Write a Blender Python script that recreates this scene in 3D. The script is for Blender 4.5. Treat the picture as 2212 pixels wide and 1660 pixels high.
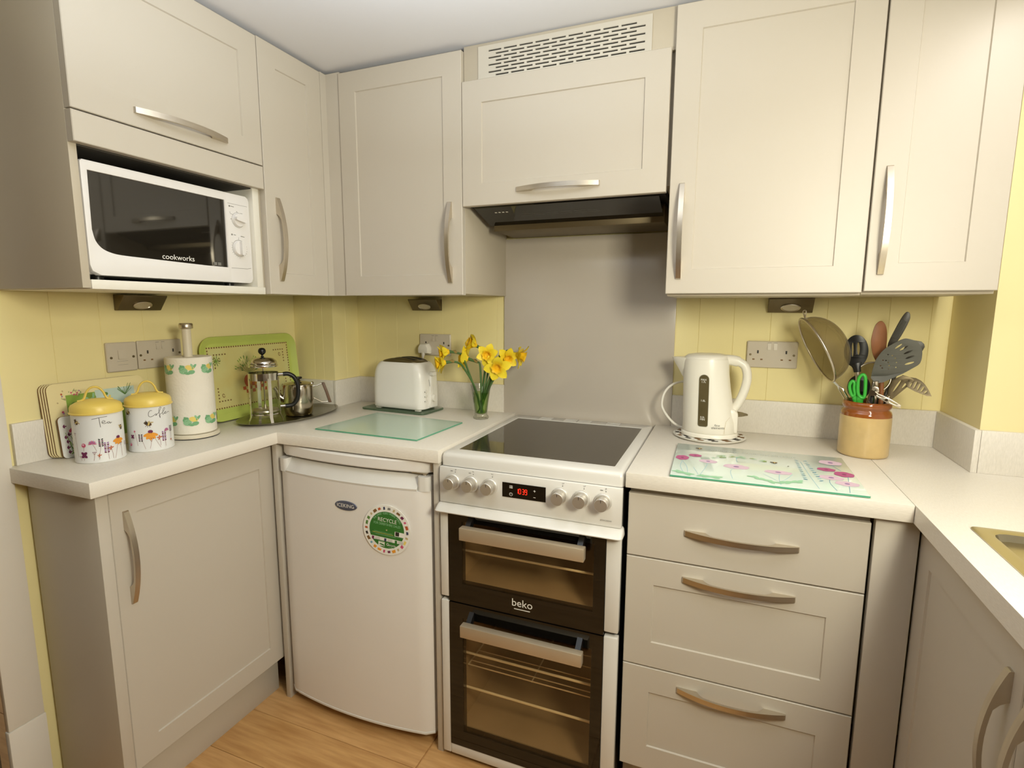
import bpy, bmesh, math, random
from mathutils import Vector as Vec, Matrix as Mat
R = math.radians
PI = math.pi
random.seed(7)
for o in list(bpy.data.objects):
    bpy.data.objects.remove(o)
C = bpy.context.scene.collection
SC = bpy.context.scene

# ------------------------------------------------------------------ camera
cam_d = bpy.data.cameras.new('camera')
cam_d.sensor_fit = 'HORIZONTAL'
cam_d.sensor_width = 36.0
cam_d.lens = 36.0 * 1155.32 / 2212.0
cam_d.clip_start = 0.02
cam = bpy.data.objects.new('camera', cam_d)
C.objects.link(cam)
cam.matrix_world = (Mat.Translation((0.7072, -1.8287, 1.3115)) @ Mat.Rotation(0.3786, 4, 'Z')
                    @ Mat.Rotation(PI / 2 - 0.1408, 4, 'X') @ Mat.Rotation(0.0038, 4, 'Z'))
SC.camera = cam

# ------------------------------------------------------------------ light
w = bpy.data.worlds.new('world')
SC.world = w
w.use_nodes = True
w.node_tree.nodes['Background'].inputs['Color'].default_value = (1.0, 0.93, 0.8, 1)
w.node_tree.nodes['Background'].inputs['Strength'].default_value = 0.3


def area(name, loc, sx, sy, power, col, rot=(0, 0, 0), spread=180):
    l = bpy.data.lights.new(name, 'AREA')
    l.shape = 'RECTANGLE'
    l.size, l.size_y, l.energy, l.color = sx, sy, power, col
    l.spread = R(spread)
    ob = bpy.data.objects.new(name, l)
    C.objects.link(ob)
    ob.location = loc
    ob.rotation_euler = rot
    return ob


area('strip_lamp_light', (1.27, -0.95, 1.965), 0.07, 0.9, 3.5, (1.0, 0.97, 0.95))
# photographer's flash bounced off the ceiling; extra fill light added from the right
area('bounced_flash', (0.22, -1.2, 1.62), 0.30, 0.30, 8.4, (0.82, 0.91, 1.0), (PI, 0, 0), 160)
area('soft_fill', (1.22, -1.58, 1.55), 0.35, 0.35, 16.5, (1.0, 0.95, 0.76), (R(80), 0, R(58)))

SC.cycles.transparent_max_bounces = 32
SC.view_settings.view_transform = 'Standard'
SC.view_settings.look = 'None'
SC.view_settings.gamma = 1.0
SC.view_settings.use_curve_mapping = False
SC.view_settings.exposure = 0.12


# ------------------------------------------------------------------ materials
def lin(c):
    c = c / 255.0
    return c / 12.92 if c <= 0.04045 else ((c + 0.055) / 1.055) ** 2.4


def rgb(t):
    return (lin(t[0]), lin(t[1]), lin(t[2]), 1)


def mat(name, col, rough=0.5, metal=0.0, var=0.04, scale=6.0, bump=0.0, bscale=200.0, stretch=(1, 1, 1),
        coat=0.0, emit=0.0, spec=0.5, sub=None):
    m = bpy.data.materials.new(name)
    m.use_nodes = True
    nt = m.node_tree
    b = nt.nodes['Principled BSDF']
    b.inputs['Roughness'].default_value = rough
    b.inputs['Metallic'].default_value = metal
    b.inputs['Specular IOR Level'].default_value = spec
    b.inputs['Coat Weight'].default_value = coat
    b.inputs['Coat Roughness'].default_value = 0.08
    tc = nt.nodes.new('ShaderNodeTexCoord')
    mp = nt.nodes.new('ShaderNodeMapping')
    mp.inputs['Scale'].default_value = stretch
    nt.links.new(tc.outputs['Object'], mp.inputs['Vector'])
    c = rgb(col)
    n = nt.nodes.new('ShaderNodeTexNoise')
    n.inputs['Scale'].default_value = scale
    n.inputs['Detail'].default_value = 4
    nt.links.new(mp.outputs['Vector'], n.inputs['Vector'])
    r = nt.nodes.new('ShaderNodeValToRGB')
    r.color_ramp.elements[0].position = 0.3
    r.color_ramp.elements[1].position = 0.7
    r.color_ramp.elements[0].color = (c[0] * (1 - var), c[1] * (1 - var), c[2] * (1 - var), 1)
    s2 = sub and rgb(sub)
    r.color_ramp.elements[1].color = s2 or (min(1, c[0] * (1 + var)), min(1, c[1] * (1 + var)), min(1, c[2] * (1 + var)), 1)
    nt.links.new(n.outputs['Fac'], r.inputs['Fac'])
    nt.links.new(r.outputs['Color'], b.inputs['Base Color'])
    if emit:
        b.inputs['Emission Color'].default_value = c
        b.inputs['Emission Strength'].default_value = emit
    if bump:
        n2 = nt.nodes.new('ShaderNodeTexNoise')
        n2.inputs['Scale'].default_value = bscale
        nt.links.new(mp.outputs['Vector'], n2.inputs['Vector'])
        bp = nt.nodes.new('ShaderNodeBump')
        bp.inputs['Strength'].default_value = bump
        bp.inputs['Distance'].default_value = 0.001
        nt.links.new(n2.outputs['Fac'], bp.inputs['Height'])
        nt.links.new(bp.outputs['Normal'], b.inputs['Normal'])
    return m


def thin_glass(name, col, ior=1.45, gloss_rough=0.02, body=0.0, bodycol=(255, 255, 255), edge=0.0):
    """clear pane: tinted transparency plus a Fresnel reflection (plus a little body colour)"""
    m = bpy.data.materials.new(name)
    m.use_nodes = True
    nt = m.node_tree
    nt.nodes.clear()
    out = nt.nodes.new('ShaderNodeOutputMaterial')
    tr = nt.nodes.new('ShaderNodeBsdfTransparent')
    tr.inputs['Color'].default_value = rgb(col)
    gl = nt.nodes.new('ShaderNodeBsdfGlossy')
    gl.inputs['Roughness'].default_value = gloss_rough
    gl.inputs['Color'].default_value = (1, 1, 1, 1)
    base = tr
    if edge:
        lw = nt.nodes.new('ShaderNodeLayerWeight')
        lw.inputs['Blend'].default_value = 0.35
        t2 = nt.nodes.new('ShaderNodeBsdfTransparent')
        t2.inputs['Color'].default_value = (edge, edge, edge * 0.95, 1)
        mx0 = nt.nodes.new('ShaderNodeMixShader')
        nt.links.new(lw.outputs['Facing'], mx0.inputs[0])
        nt.links.new(tr.outputs[0], mx0.inputs[1])
        nt.links.new(t2.outputs[0], mx0.inputs[2])
        base = mx0
    if body:
        df = nt.nodes.new('ShaderNodeBsdfDiffuse')
        df.inputs['Color'].default_value = rgb(bodycol)
        mx = nt.nodes.new('ShaderNodeMixShader')
        mx.inputs[0].default_value = body
        nt.links.new(base.outputs[0], mx.inputs[1])
        nt.links.new(df.outputs[0], mx.inputs[2])
        base = mx
    f0 = ((ior - 1) / (ior + 1)) ** 2
    lw2 = nt.nodes.new('ShaderNodeLayerWeight')
    lw2.inputs['Blend'].default_value = 0.5
    pw = nt.nodes.new('ShaderNodeMath')
    pw.operation = 'POWER'
    pw.inputs[1].default_value = 4.5
    nt.links.new(lw2.outputs['Facing'], pw.inputs[0])
    fr = nt.nodes.new('ShaderNodeMath')
    fr.operation = 'MULTIPLY_ADD'
    fr.inputs[1].default_value = 0.75
    fr.inputs[2].default_value = f0
    nt.links.new(pw.outputs[0], fr.inputs[0])
    mx2 = nt.nodes.new('ShaderNodeMixShader')
    nt.links.new(fr.outputs[0], mx2.inputs[0])
    nt.links.new(base.outputs[0], mx2.inputs[1])
    nt.links.new(gl.outputs[0], mx2.inputs[2])
    nt.links.new(mx2.outputs[0], out.inputs['Surface'])
    return m


def flat(name, col, rough=0.5):
    return mat(name, col, rough, var=0.03, scale=30)


M_cab = mat('cashmere_paint', (200, 192, 178), 0.42, var=0.012, scale=3, bump=0.03, bscale=900)
M_carc = mat('carcass_board', (193, 183, 164), 0.45, var=0.015)
M_white_board = mat('white_board', (232, 228, 216), 0.4, var=0.01)
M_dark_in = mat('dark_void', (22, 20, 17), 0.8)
M_yel = mat('yellow_wall_paint', (242, 229, 170), 0.6, var=0.02, scale=2.5, bump=0.04, bscale=120)
M_yel2 = mat('pale_yellow_paint', (243, 229, 174), 0.6, var=0.015, scale=2.5)
M_ceil = mat('ceiling_paint', (228, 228, 231), 0.7, var=0.01, scale=2, bump=0.04, bscale=60)
M_top = mat('worktop_laminate', (232, 225, 212), 0.38, var=0.05, scale=9, stretch=(10, 90, 90), sub=(238, 232, 220))
M_top2 = mat('worktop_laminate_crossgrain', (232, 225, 212), 0.38, var=0.05, scale=9, stretch=(90, 10, 90), sub=(238, 232, 220))
M_up = mat('upstand_laminate', (226, 220, 208), 0.4, var=0.05, scale=8, stretch=(60, 60, 12), sub=(233, 227, 216))
M_floor = mat('floor_vinyl_oak', (200, 150, 92), 0.35, var=0.10, scale=4, stretch=(1.4, 14, 1), sub=(222, 176, 118))
M_floor_b = mat('floor_vinyl_oak_dark', (194, 144, 86), 0.35, var=0.10, scale=4, stretch=(1.4, 14, 1), sub=(216, 170, 110))
M_steel = mat('brushed_steel', (206, 197, 182), 0.33, 1.0, var=0.05, scale=12, stretch=(1, 1, 14))
M_ovh = mat('oven_handle_steel', (200, 184, 158), 0.5, 0.6, var=0.03, scale=12)
M_chrome = mat('polished_chrome', (215, 210, 200), 0.10, 1.0, var=0.02)
M_knob = mat('knob_aluminium', (206, 200, 190), 0.34, 0.75, var=0.08, scale=30)
M_steel_d = mat('dull_steel', (120, 108, 84), 0.45, 0.9, var=0.05)
M_app = mat('white_enamel', (226, 223, 216), 0.25, var=0.01, coat=0.3)
M_fr = mat('fridge_white', (238, 234, 228), 0.38, var=0.01)
M_mw = mat('microwave_white', (232, 229, 226), 0.35, var=0.01)
M_blk = mat('black_plastic', (18, 18, 17), 0.35, var=0.1)
M_bglass = mat('black_glass', (14, 13, 11), 0.04, var=0.05, spec=0.6)
M_hob = mat('ceramic_hob_glass', (58, 52, 42), 0.05, var=0.05, spec=0.8)
M_mwglass = mat('microwave_glass', (30, 27, 22), 0.04, var=0.05, spec=0.9)
M_oven = mat('oven_enamel', (178, 154, 118), 0.5, var=0.1)
M_oglass = thin_glass('oven_window_glass', (246, 240, 230), 1.45)
M_wire = mat('oven_wire', (225, 210, 180), 0.3, 0.2)
M_wire2 = mat('oven_runner', (255, 238, 200), 0.35, 0.0)
M_splash = mat('splashback_panel', (197, 188, 175), 0.16, var=0.015, spec=0.6)
M_plate = mat('socket_plastic', (206, 196, 180), 0.35, var=0.01)
M_white = mat('white_plastic', (236, 232, 222), 0.35, var=0.01)
M_kettle = mat('kettle_cream', (238, 233, 219), 0.3, var=0.01)
M_toast = mat('toaster_cream', (246, 243, 236), 0.3, var=0.01)
M_tinw = mat('tin_white_enamel', (232, 232, 230), 0.28, var=0.01)
M_tiny = mat('tin_lid_yellow', (240, 212, 108), 0.35, var=0.02)
M_paper = mat('kitchen_paper', (240, 234, 220), 0.9, var=0.02, scale=20, bump=0.9, bscale=140)
M_cream = mat('cream_enamel', (226, 217, 196), 0.35, var=0.01)
M_green = mat('lime_tray', (194, 208, 106), 0.35, var=0.06, scale=8)
M_board_print = mat('tray_print_yellow', (226, 208, 130), 0.4, var=0.10, scale=9, sub=(216, 214, 150))
P_brown = mat('print_brown', (126, 92, 50), 0.6)
M_cork = mat('cork_edge', (126, 92, 50), 0.9, var=0.2, scale=90)
M_matcream = mat('placemat_cream', (238, 224, 172), 0.4, var=0.02)
M_jar = mat('stoneware_body', (204, 176, 120), 0.3, var=0.10, scale=18, coat=0.4)
M_glaze = mat('brown_glaze', (142, 78, 30), 0.12, var=0.15, scale=20, coat=0.6)
M_wood = mat('spoon_wood', (142, 88, 48), 0.5, var=0.22, scale=14, stretch=(3, 3, 0.6))
M_woodh = mat('teapot_handle_wood', (108, 82, 62), 0.5, var=0.2, scale=30)
M_nyl = mat('grey_nylon', (92, 92, 84), 0.45, var=0.04)
M_nyl2 = mat('dark_nylon', (62, 58, 48), 0.4, var=0.05)
M_grn = mat('green_handle', (62, 176, 62), 0.35, var=0.04)
M_petal = mat('daffodil_petal', (248, 222, 50), 0.5, var=0.08, scale=40)
M_corona = mat('daffodil_corona', (250, 200, 30), 0.5, var=0.10, scale=60)
M_stem = mat('daffodil_stem', (70, 104, 46), 0.5, var=0.12, scale=30)
M_leafw = mat('cut_leaf_green', (136, 168, 74), 0.5, var=0.15, scale=40)
M_spathe = mat('daffodil_spathe', (150, 124, 62), 0.7, var=0.15, scale=50)
M_glass = thin_glass('clear_glass', (252, 253, 250), 1.28, edge=0.90)
M_water = thin_glass('vase_water', (214, 232, 186), 1.1)
M_vase = thin_glass('vase_glass', (252, 253, 250), 1.28, edge=0.55)
M_mint = thin_glass('green_glass_board', (234, 250, 242), 1.45, 0.06, body=0.42, bodycol=(222, 242, 228))
M_mint_e = mat('green_glass_edge', (88, 160, 128), 0.15)
M_gmat = thin_glass('dark_green_glass', (176, 200, 176), 1.45, 0.04, body=0.45, bodycol=(122, 144, 116))
M_flora = mat('floral_board_glass', (222, 236, 224), 0.07, var=0.015, coat=0.5)
M_trim = mat('architrave_gloss', (230, 224, 212), 0.3, var=0.01)
M_opening = mat('opening_dark', (86, 74, 56), 0.5, var=0.08)
M_red = mat('red_display', (255, 40, 20), 0.5, emit=2.2)
M_lens = mat('lamp_lens', (200, 188, 158), 0.25)
M_tube = mat('lamp_diffuser', (250, 246, 236), 0.4)
M_sieve = thin_glass('sieve_mesh', (216, 210, 190), 1.2, 0.4, body=0.38, bodycol=(150, 134, 94))
M_blind = mat('olive_fabric', (150, 142, 84), 0.9, var=0.2, scale=60)
P_dark = flat('print_black', (46, 42, 38))
P_grey = flat('print_grey', (128, 126, 120))
P_ink = flat('print_ink', (96, 92, 88))
P_white = flat('print_white', (240, 238, 230))
P_plum = flat('print_plum', (110, 36, 78))
P_lilac = flat('print_lilac', (160, 120, 170))
P_pink = flat('print_pink', (206, 84, 120))
P_ppink = flat('print_pale_pink', (232, 196, 210))
P_orange = flat('print_orange', (236, 158, 48))
P_rust = flat('print_rust', (186, 92, 50))
P_green = flat('print_green', (120, 176, 128))
P_green2 = flat('print_leaf_green', (148, 196, 152))
P_lemon = flat('print_lemon', (236, 212, 112))
P_mgreen = flat('print_magnet_green', (52, 116, 44))
P_blue = flat('print_blue', (120, 168, 190))
P_navy = flat('print_navy', (62, 66, 92))
P_grass = flat('print_grass', (136, 168, 66))
P_grass2 = flat('print_grass_dark', (92, 132, 60))
P_sky = flat('print_sky', (196, 216, 208))
P_stem = flat('print_stem', (172, 134, 128))
P_tan = flat('print_tan', (196, 176, 130))


# ------------------------------------------------------------------ mesh helpers
class MB:
    def __init__(s):
        s.v, s.f, s.m = [], [], []

    def add(s, vs, fs, m=0):
        b = len(s.v)
        s.v += [Vec(p) for p in vs]
        for f in fs:
            s.f.append([b + i for i in f])
            s.m.append(m)
        return s

    def box(s, x0, x1, y0, y1, z0, z1, m=0):
        p = [(x, y, z) for z in (z0, z1) for y in (y0, y1) for x in (x0, x1)]
        return s.add(p, [(0, 2, 3, 1), (4, 5, 7, 6), (0, 1, 5, 4), (2, 6, 7, 3), (0, 4, 6, 2), (1, 3, 7, 5)], m)

    def loft(s, rings, m=0, cap=True, closed=True):
        n = len(rings[0])
        vs = [p for r in rings for p in r]
        fs = []
        for i in range(len(rings) - 1):
            for j in range(n if closed else n - 1):
                k = (j + 1) % n
                fs.append((i * n + j, i * n + k, (i + 1) * n + k, (i + 1) * n + j))
        if cap:
            fs.append(tuple(range(n - 1, -1, -1)))
            b = (len(rings) - 1) * n
            fs.append(tuple(range(b, b + n)))
        return s.add(vs, fs, m)

    def lathe(s, prof, c=(0, 0), n=32, m=0, cap=True):
        rings = []
        for r, z in prof:
            r = max(r, 1e-5)
            rings.append([(c[0] + r * math.cos(2 * PI * i / n), c[1] + r * math.sin(2 * PI * i / n), z) for i in range(n)])
        return s.loft(rings, m, cap)

    def tube(s, path, r, n=8, m=0, closed=False, flatten=None):
        P = [Vec(p) for p in path]
        rings = []
        N = len(P)
        up = None
        for i in range(N):
            a, b = P[(i - 1) % N] if (closed or i) else P[0], P[(i + 1) % N] if (closed or i < N - 1) else P[-1]
            t = (b - a).normalized()
            if up is None:
                up = flatten.copy() if flatten else (Vec((0, 0, 1)) if abs(t.z) < 0.9 else Vec((1, 0, 0)))
            if flatten:
                up = flatten
            u = (up - t * up.dot(t)).normalized()
            w = t.cross(u)
            up = u
            rr = r[i] if isinstance(r, (list, tuple)) and not isinstance(r[0], tuple) else r
            ru, rw = rr if isinstance(rr, tuple) else (rr, rr)
            if isinstance(r, list) and isinstance(r[0], tuple):
                ru, rw = r[i]
            rings.append([P[i] + u * (ru * math.cos(2 * PI * j / n)) + w * (rw * math.sin(2 * PI * j / n)) for j in range(n)])
        if closed:
            rings.append(rings[0])
        return s.loft(rings, m, not closed)

    def raw(s, vf, M=None, m=0):
        vs, fs = vf
        return s.add([(M @ Vec(p)) if M else p for p in vs], fs, m)

    def xf(s, M):
        s.v = [M @ p for p in s.v]
        return s


LOC = {}


def finish(name, mb, mats, parent=None, bevel=0.0, seg=2, angle=35, weld=False):
    if not isinstance(mats, (list, tuple)):
        mats = [mats]
    off = LOC.get(parent, Vec((0, 0, 0))) if parent else Vec((0, 0, 0))
    me = bpy.data.meshes.new(name)
    bm = bmesh.new()
    vs = [bm.verts.new(p - off) for p in mb.v]
    for f, mi in zip(mb.f, mb.m):
        try:
            fc = bm.faces.new([vs[i] for i in f])
            fc.material_index = mi
        except ValueError:
            pass
    if weld:
        bmesh.ops.remove_doubles(bm, verts=bm.verts, dist=1e-5)
    bmesh.ops.recalc_face_normals(bm, faces=bm.faces)
    if bevel:
        ed = [e for e in bm.edges if len(e.link_faces) == 2 and e.calc_face_angle() > 0.6]
        bmesh.ops.bevel(bm, geom=ed, offset=bevel, segments=seg, profile=0.5, affect='EDGES', clamp_overlap=True)
    for f in bm.faces:
        f.smooth = True
    bm.to_mesh(me)
    bm.free()
    me.set_sharp_from_angle(angle=R(angle))
    for m in mats:
        me.materials.append(m)
    ob = bpy.data.objects.new(name, me)
    C.objects.link(ob)
    if parent:
        ob.parent = parent
        LOC[ob] = off
    return ob


def each(name, mb, mats, parent, **k):
    """one part per loose piece of mb"""
    par = list(range(len(mb.v)))

    def root(i):
        while par[i] != i:
            par[i] = par[par[i]]
            i = par[i]
        return i
    for f in mb.f:
        for i in f[1:]:
            par[root(i)] = root(f[0])
    groups = {}
    for f, m in zip(mb.f, mb.m):
        groups.setdefault(root(f[0]), []).append((f, m))
    out = []
    for fs in groups.values():
        idx = sorted({i for f, m in fs for i in f})
        mp = {j: n for n, j in enumerate(idx)}
        p = MB()
        p.v = [mb.v[i].copy() for i in idx]
        p.f = [[mp[i] for i in f] for f, m in fs]
        p.m = [m for f, m in fs]
        out.append(finish(name, p, mats, parent, **k))
    return out


def thing(name, label, cat, loc, group=None):
    o = bpy.data.objects.new(name, None)
    C.objects.link(o)
    o.empty_display_size = 0.05
    o.location = loc
    LOC[o] = Vec(loc)
    o['label'] = label
    o['category'] = cat
    if group:
        o['group'] = group
    return o


def single(name, mb, mats, label, cat, loc=(0, 0, 0), group=None, **k):
    """a thing that is one mesh; vertices are given in world space, origin goes to loc"""
    L = Vec(loc)
    mb.v = [p - L for p in mb.v]
    o = finish(name, mb, mats, None, **k)
    o.location = L
    LOC[o] = L
    o['label'] = label
    o['category'] = cat
    if group:
        o['group'] = group
    return o


def struct(name, mb, mats, parent=None, **k):
    o = finish(name, mb, mats, parent, **k)
    if not parent:
        o['kind'] = 'structure'
        LOC[o] = Vec((0, 0, 0))
    return o


def inst(me, name, parent, M):
    o = bpy.data.objects.new(name, me)
    C.objects.link(o)
    o.parent = parent
    o.matrix_local = Mat.Translation(-LOC.get(parent, Vec((0, 0, 0)))) @ M
    return o


def mesh_of(mb, mats, name='piece', **k):
    o = finish(name, mb, mats, None, **k)
    me = o.data
    bpy.data.objects.remove(o)
    return me


def curve_vf(cu):
    ob = bpy.data.objects.new('tmp', cu)
    me = ob.to_mesh()
    vs = [v.co.copy() for v in me.vertices]
    fs = [tuple(p.vertices) for p in me.polygons]
    ob.to_mesh_clear()
    bpy.data.objects.remove(ob)
    bpy.data.curves.remove(cu)
    return vs, fs


_txt = {}


def text_vf(t, size=1.0, align='CENTER', spacing=1.0):
    key = (t, size, align, spacing)
    if key not in _txt:
        cu = bpy.data.curves.new('txt', 'FONT')
        cu.body = t
        cu.size = size
        cu.align_x = align
        cu.align_y = 'CENTER'
        cu.space_character = spacing
        cu.resolution_u = 3
        _txt[key] = curve_vf(cu)
    return _txt[key]


def plate_vf(outer, holes=(), thick=0.002, bevel=0.0):
    """flat outline with holes cut through, lying in local xy, thickness along z"""
    cu = bpy.data.curves.new('plate', 'CURVE')
    cu.dimensions = '2D'
    cu.fill_mode = 'BOTH'
    cu.extrude = thick / 2
    cu.bevel_depth = bevel
    cu.bevel_resolution = 1
    for poly in [outer] + list(holes):
        sp = cu.splines.new('POLY')
        sp.points.add(len(poly) - 1)
        for p, q in zip(sp.points, poly):
            p.co = (q[0], q[1], 0, 1)
        sp.use_cyclic_u = True
    return curve_vf(cu)


def ell(cx, cy, rx, ry, n=20, rot=0.0, a0=0, a1=360):
    out = []
    for i in range(n):
        a = R(a0) + (R(a1) - R(a0)) * i / (n if a1 - a0 >= 360 else n - 1)
        x, y = rx * math.cos(a), ry * math.sin(a)
        out.append((cx + x * math.cos(rot) - y * math.sin(rot), cy + x * math.sin(rot) + y * math.cos(rot)))
    return out


def rrect(x0, x1, y0, y1, r, n=5):
    out = []
    for cx, cy, a in ((x1 - r, y1 - r, 0), (x0 + r, y1 - r, 90), (x0 + r, y0 + r, 180), (x1 - r, y0 + r, 270)):
        for i in range(n):
            t = R(a + 90.0 * i / (n - 1))
            out.append((cx + r * math.cos(t), cy + r * math.sin(t)))
    return out


class Decal:
    """flat print: polygons in (u, v) laid on a surface by a mapping F(u, v, lift)"""

    def __init__(s):
        s.items = []
        s.mats = []

    def _m(s, m):
        if m not in s.mats:
            s.mats.append(m)
        return s.mats.index(m)

    def poly(s, pts, m):
        s.items.append(([tuple(p) for p in pts], [tuple(range(len(pts)))], s._m(m)))
        return s

    def disc(s, x, y, rx, ry, m, rot=0.0, n=14):
        return s.poly(ell(x, y, rx, ry, n, rot), m)

    def rect(s, x0, x1, y0, y1, m, sub=1):
        for i in range(sub):
            a, b = x0 + (x1 - x0) * i / sub, x0 + (x1 - x0) * (i + 1) / sub
            s.poly([(a, y0), (b, y0), (b, y1), (a, y1)], m)
        return s

    def line(s, pts, wd, m):
        vs, fs = [], []
        n = len(pts)
        for i, p in enumerate(pts):
            a, b = Vec(pts[max(0, i - 1)]), Vec(pts[min(n - 1, i + 1)])
            t = (b - a)
            t = t.normalized() if t.length > 0 else Vec((1, 0))
            nx, ny = -t.y * wd / 2, t.x * wd / 2
            vs += [(p[0] + nx, p[1] + ny), (p[0] - nx, p[1] - ny)]
        for i in range(n - 1):
            fs.append((2 * i, 2 * i + 1, 2 * i + 3, 2 * i + 2))
        s.items.append((vs, fs, s._m(m)))
        return s

    def text(s, t, x, y, size, m, rot=0.0, align='CENTER', sx=1.0, spacing=1.0):
        vs, fs = text_vf(t, 1.0, align, spacing)
        c, q = math.cos(rot), math.sin(rot)
        o = [(x + size * (sx * p[0] * c - p[1] * q), y + size * (sx * p[0] * q + p[1] * c)) for p in vs]
        s.items.append((o, fs, s._m(m)))
        return s

    def arc_text(s, t, x, y, r, size, m, a0, a1):
        n = len(t)
        for i, ch in enumerate(t):
            if ch == ' ':
                continue
            a = R(a0 + (a1 - a0) * i / max(1, n - 1))
            s.text(ch, x + r * math.cos(a), y + r * math.sin(a), size, m, a - PI / 2)
        return s

    def build(s, name, F, parent, lift=0.00025, step=0.000012):
        mb = MB()
        for k, (vs, fs, mi) in enumerate(s.items):
            mb.add([F(p[0], p[1], lift + step * min(k, 400)) for p in vs], fs, mi)
        o = finish(name, mb, s.mats, parent)
        return o


def smooth_path(pts, n=6):
    """Catmull-Rom through the points"""
    P = [Vec(p) for p in pts]
    out = []
    for i in range(len(P) - 1):
        p0, p1, p2, p3 = P[max(0, i - 1)], P[i], P[i + 1], P[min(len(P) - 1, i + 2)]
        for k in range(n):
            t = k / n
            out.append(0.5 * ((2 * p1) + (p2 - p0) * t + (2 * p0 - 5 * p1 + 4 * p2 - p3) * t * t + (3 * p1 - p0 - 3 * p2 + p3) * t ** 3))
    out.append(P[-1])
    return out


def sp2(pts, n=5):
    return [(p.x, p.y) for p in smooth_path([(a, b, 0) for a, b in pts], n)]


# ------------------------------------------------------------------ dimensions
ZW, TW = 0.925, 0.037           # worktop
ZB, ZT, ZC = 1.351, 2.048, 2.062  # wall unit bottom / top, ceiling
XL = -0.895                     # left wall
XR, YN = 1.283, -0.256          # right nib wall

# ------------------------------------------------------------------ the room
fl = struct('floor', MB().box(-1.75, 1.75, -3.2, 0.1, -0.06, -0.004), M_floor_b)
pm = {}
yy = -0.02
row = 0
while yy > -3.1:
    x = -2.45 + ((row - 3) * 0.47) % 1.2
    while x < 1.72:
        x0, x1 = max(x, -1.74), min(x + 1.196, 1.74)
        if x1 - x0 > 0.05:
            L = round(x1 - x0, 3)
            if (L, row % 2) not in pm:
                pm[(L, row % 2)] = mesh_of(MB().box(0, L, 0, 0.1588, -0.004, 0.0), M_floor if row % 2 else M_floor_b, 'plank', bevel=0.0006, seg=1)
            inst(pm[(L, row % 2)], 'plank', fl, Mat.Translation((x0, yy - 0.16, 0)))
        x += 1.2
    yy -= 0.16
    row += 1
struct('ceiling', MB().box(-1.75, 1.75, -3.2, 0.1, ZC, ZC + 0.06), M_ceil)
wb = struct('wall_back', MB().box(-0.90, 1.30, 0.006, 0.10, 0, ZC), M_yel)
bmesh_w = {}


def boards(parent, axis, fixed, edges, z0, z1, sgn):
    """tongue and groove boards: each its own piece with a shallow joint"""
    for a, b in zip(edges[:-1], edges[1:]):
        L = round(b - a, 4)
        k = (axis, L, z0, z1, sgn)
        if k not in bmesh_w:
            mb = MB()
            if axis == 'x':
                mb.box(0.0001, L - 0.0001, 0, 0.006, z0, z1)
            else:
                mb.box(-0.006, 0, 0.0001, L - 0.0001, z0, z1)
            bmesh_w[k] = mesh_of(mb, M_yel, 'board', bevel=0.0009, seg=1)
        inst(bmesh_w[k], 'board', parent, Mat.Translation((a, fixed, 0) if axis == 'x' else (fixed, a, 0)))


boards(wb, 'x', 0.0, [-0.712, -0.62, -0.516, -0.411, -0.307, -0.202, -0.082, -0.042, 0.545, 0.626, 0.729, 0.834, 0.984, 1.061, 1.139, 1.2375, 1.283], 0.9, 1.40, -1)
wl = struct('wall_left', MB().loft([[(x, y, z) for y, z in ((0.0, 0), (0.0, ZC), (-3.2, ZC), (-3.2, 0), (-1.95, 0), (-1.95, 2.0), (-1.12, 2.0), (-1.12, 0))] for x in (XL - 0.10, XL - 0.006)]), M_yel)
boards(wl, 'y', XL, [-1.12, -0.988, -0.872, -0.755, -0.638, -0.521, -0.404, -0.287, -0.149], 0.03, 1.40, 1)
wc = struct('wall_corner', MB().box(XL - 0.006, -0.711, -0.149, 0.0, 0, ZC), M_yel)
boards(wc, 'x', -0.155, [XL, -0.800, -0.755, -0.705], 0.9, 1.40, -1)
boards(wc, 'y', -0.705, [-0.155, -0.08, 0.0], 0.9, 1.40, 1)
struct('wall_right', MB().box(XR, 1.85, YN, 0.10, 0, ZC), M_yel2)
struct('wall_window_side', MB().box(1.75, 1.85, -3.2, YN, 0, ZC), M_ceil).name = 'wall_east'
struct('wall_front', MB().box(-1.0, 1.85, -3.2, -3.1, 0, ZC), mat('far_wall_paint', (120, 106, 86), 0.7))
# door opening on the left: casing, plinth block, made-up door painted as its darkness
struct('trim_1', MB().box(XL, XL + 0.016, -1.186, -1.110, 0.2685, 2.06), M_trim, bevel=0.003)
struct('trim_9', MB().box(XL, XL + 0.018, -1.188, -1.108, 0.0, 0.268), M_trim, bevel=0.003)
d1 = struct('stand_in_door', MB().box(XL - 0.05, XL - 0.012, -1.94, -1.196, 0.005, 2.0), M_opening, bevel=0.002)
for (a, b, z0, z1) in ((-1.86, -1.60, 0.25, 0.95), (-1.53, -1.27, 0.25, 0.95), (-1.86, -1.60, 1.08, 1.85), (-1.53, -1.27, 1.08, 1.85)):
    finish('stand_in_door_panel', MB().box(XL - 0.012, XL - 0.006, a, b, z0, z1), M_opening, d1, bevel=0.003)
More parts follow.
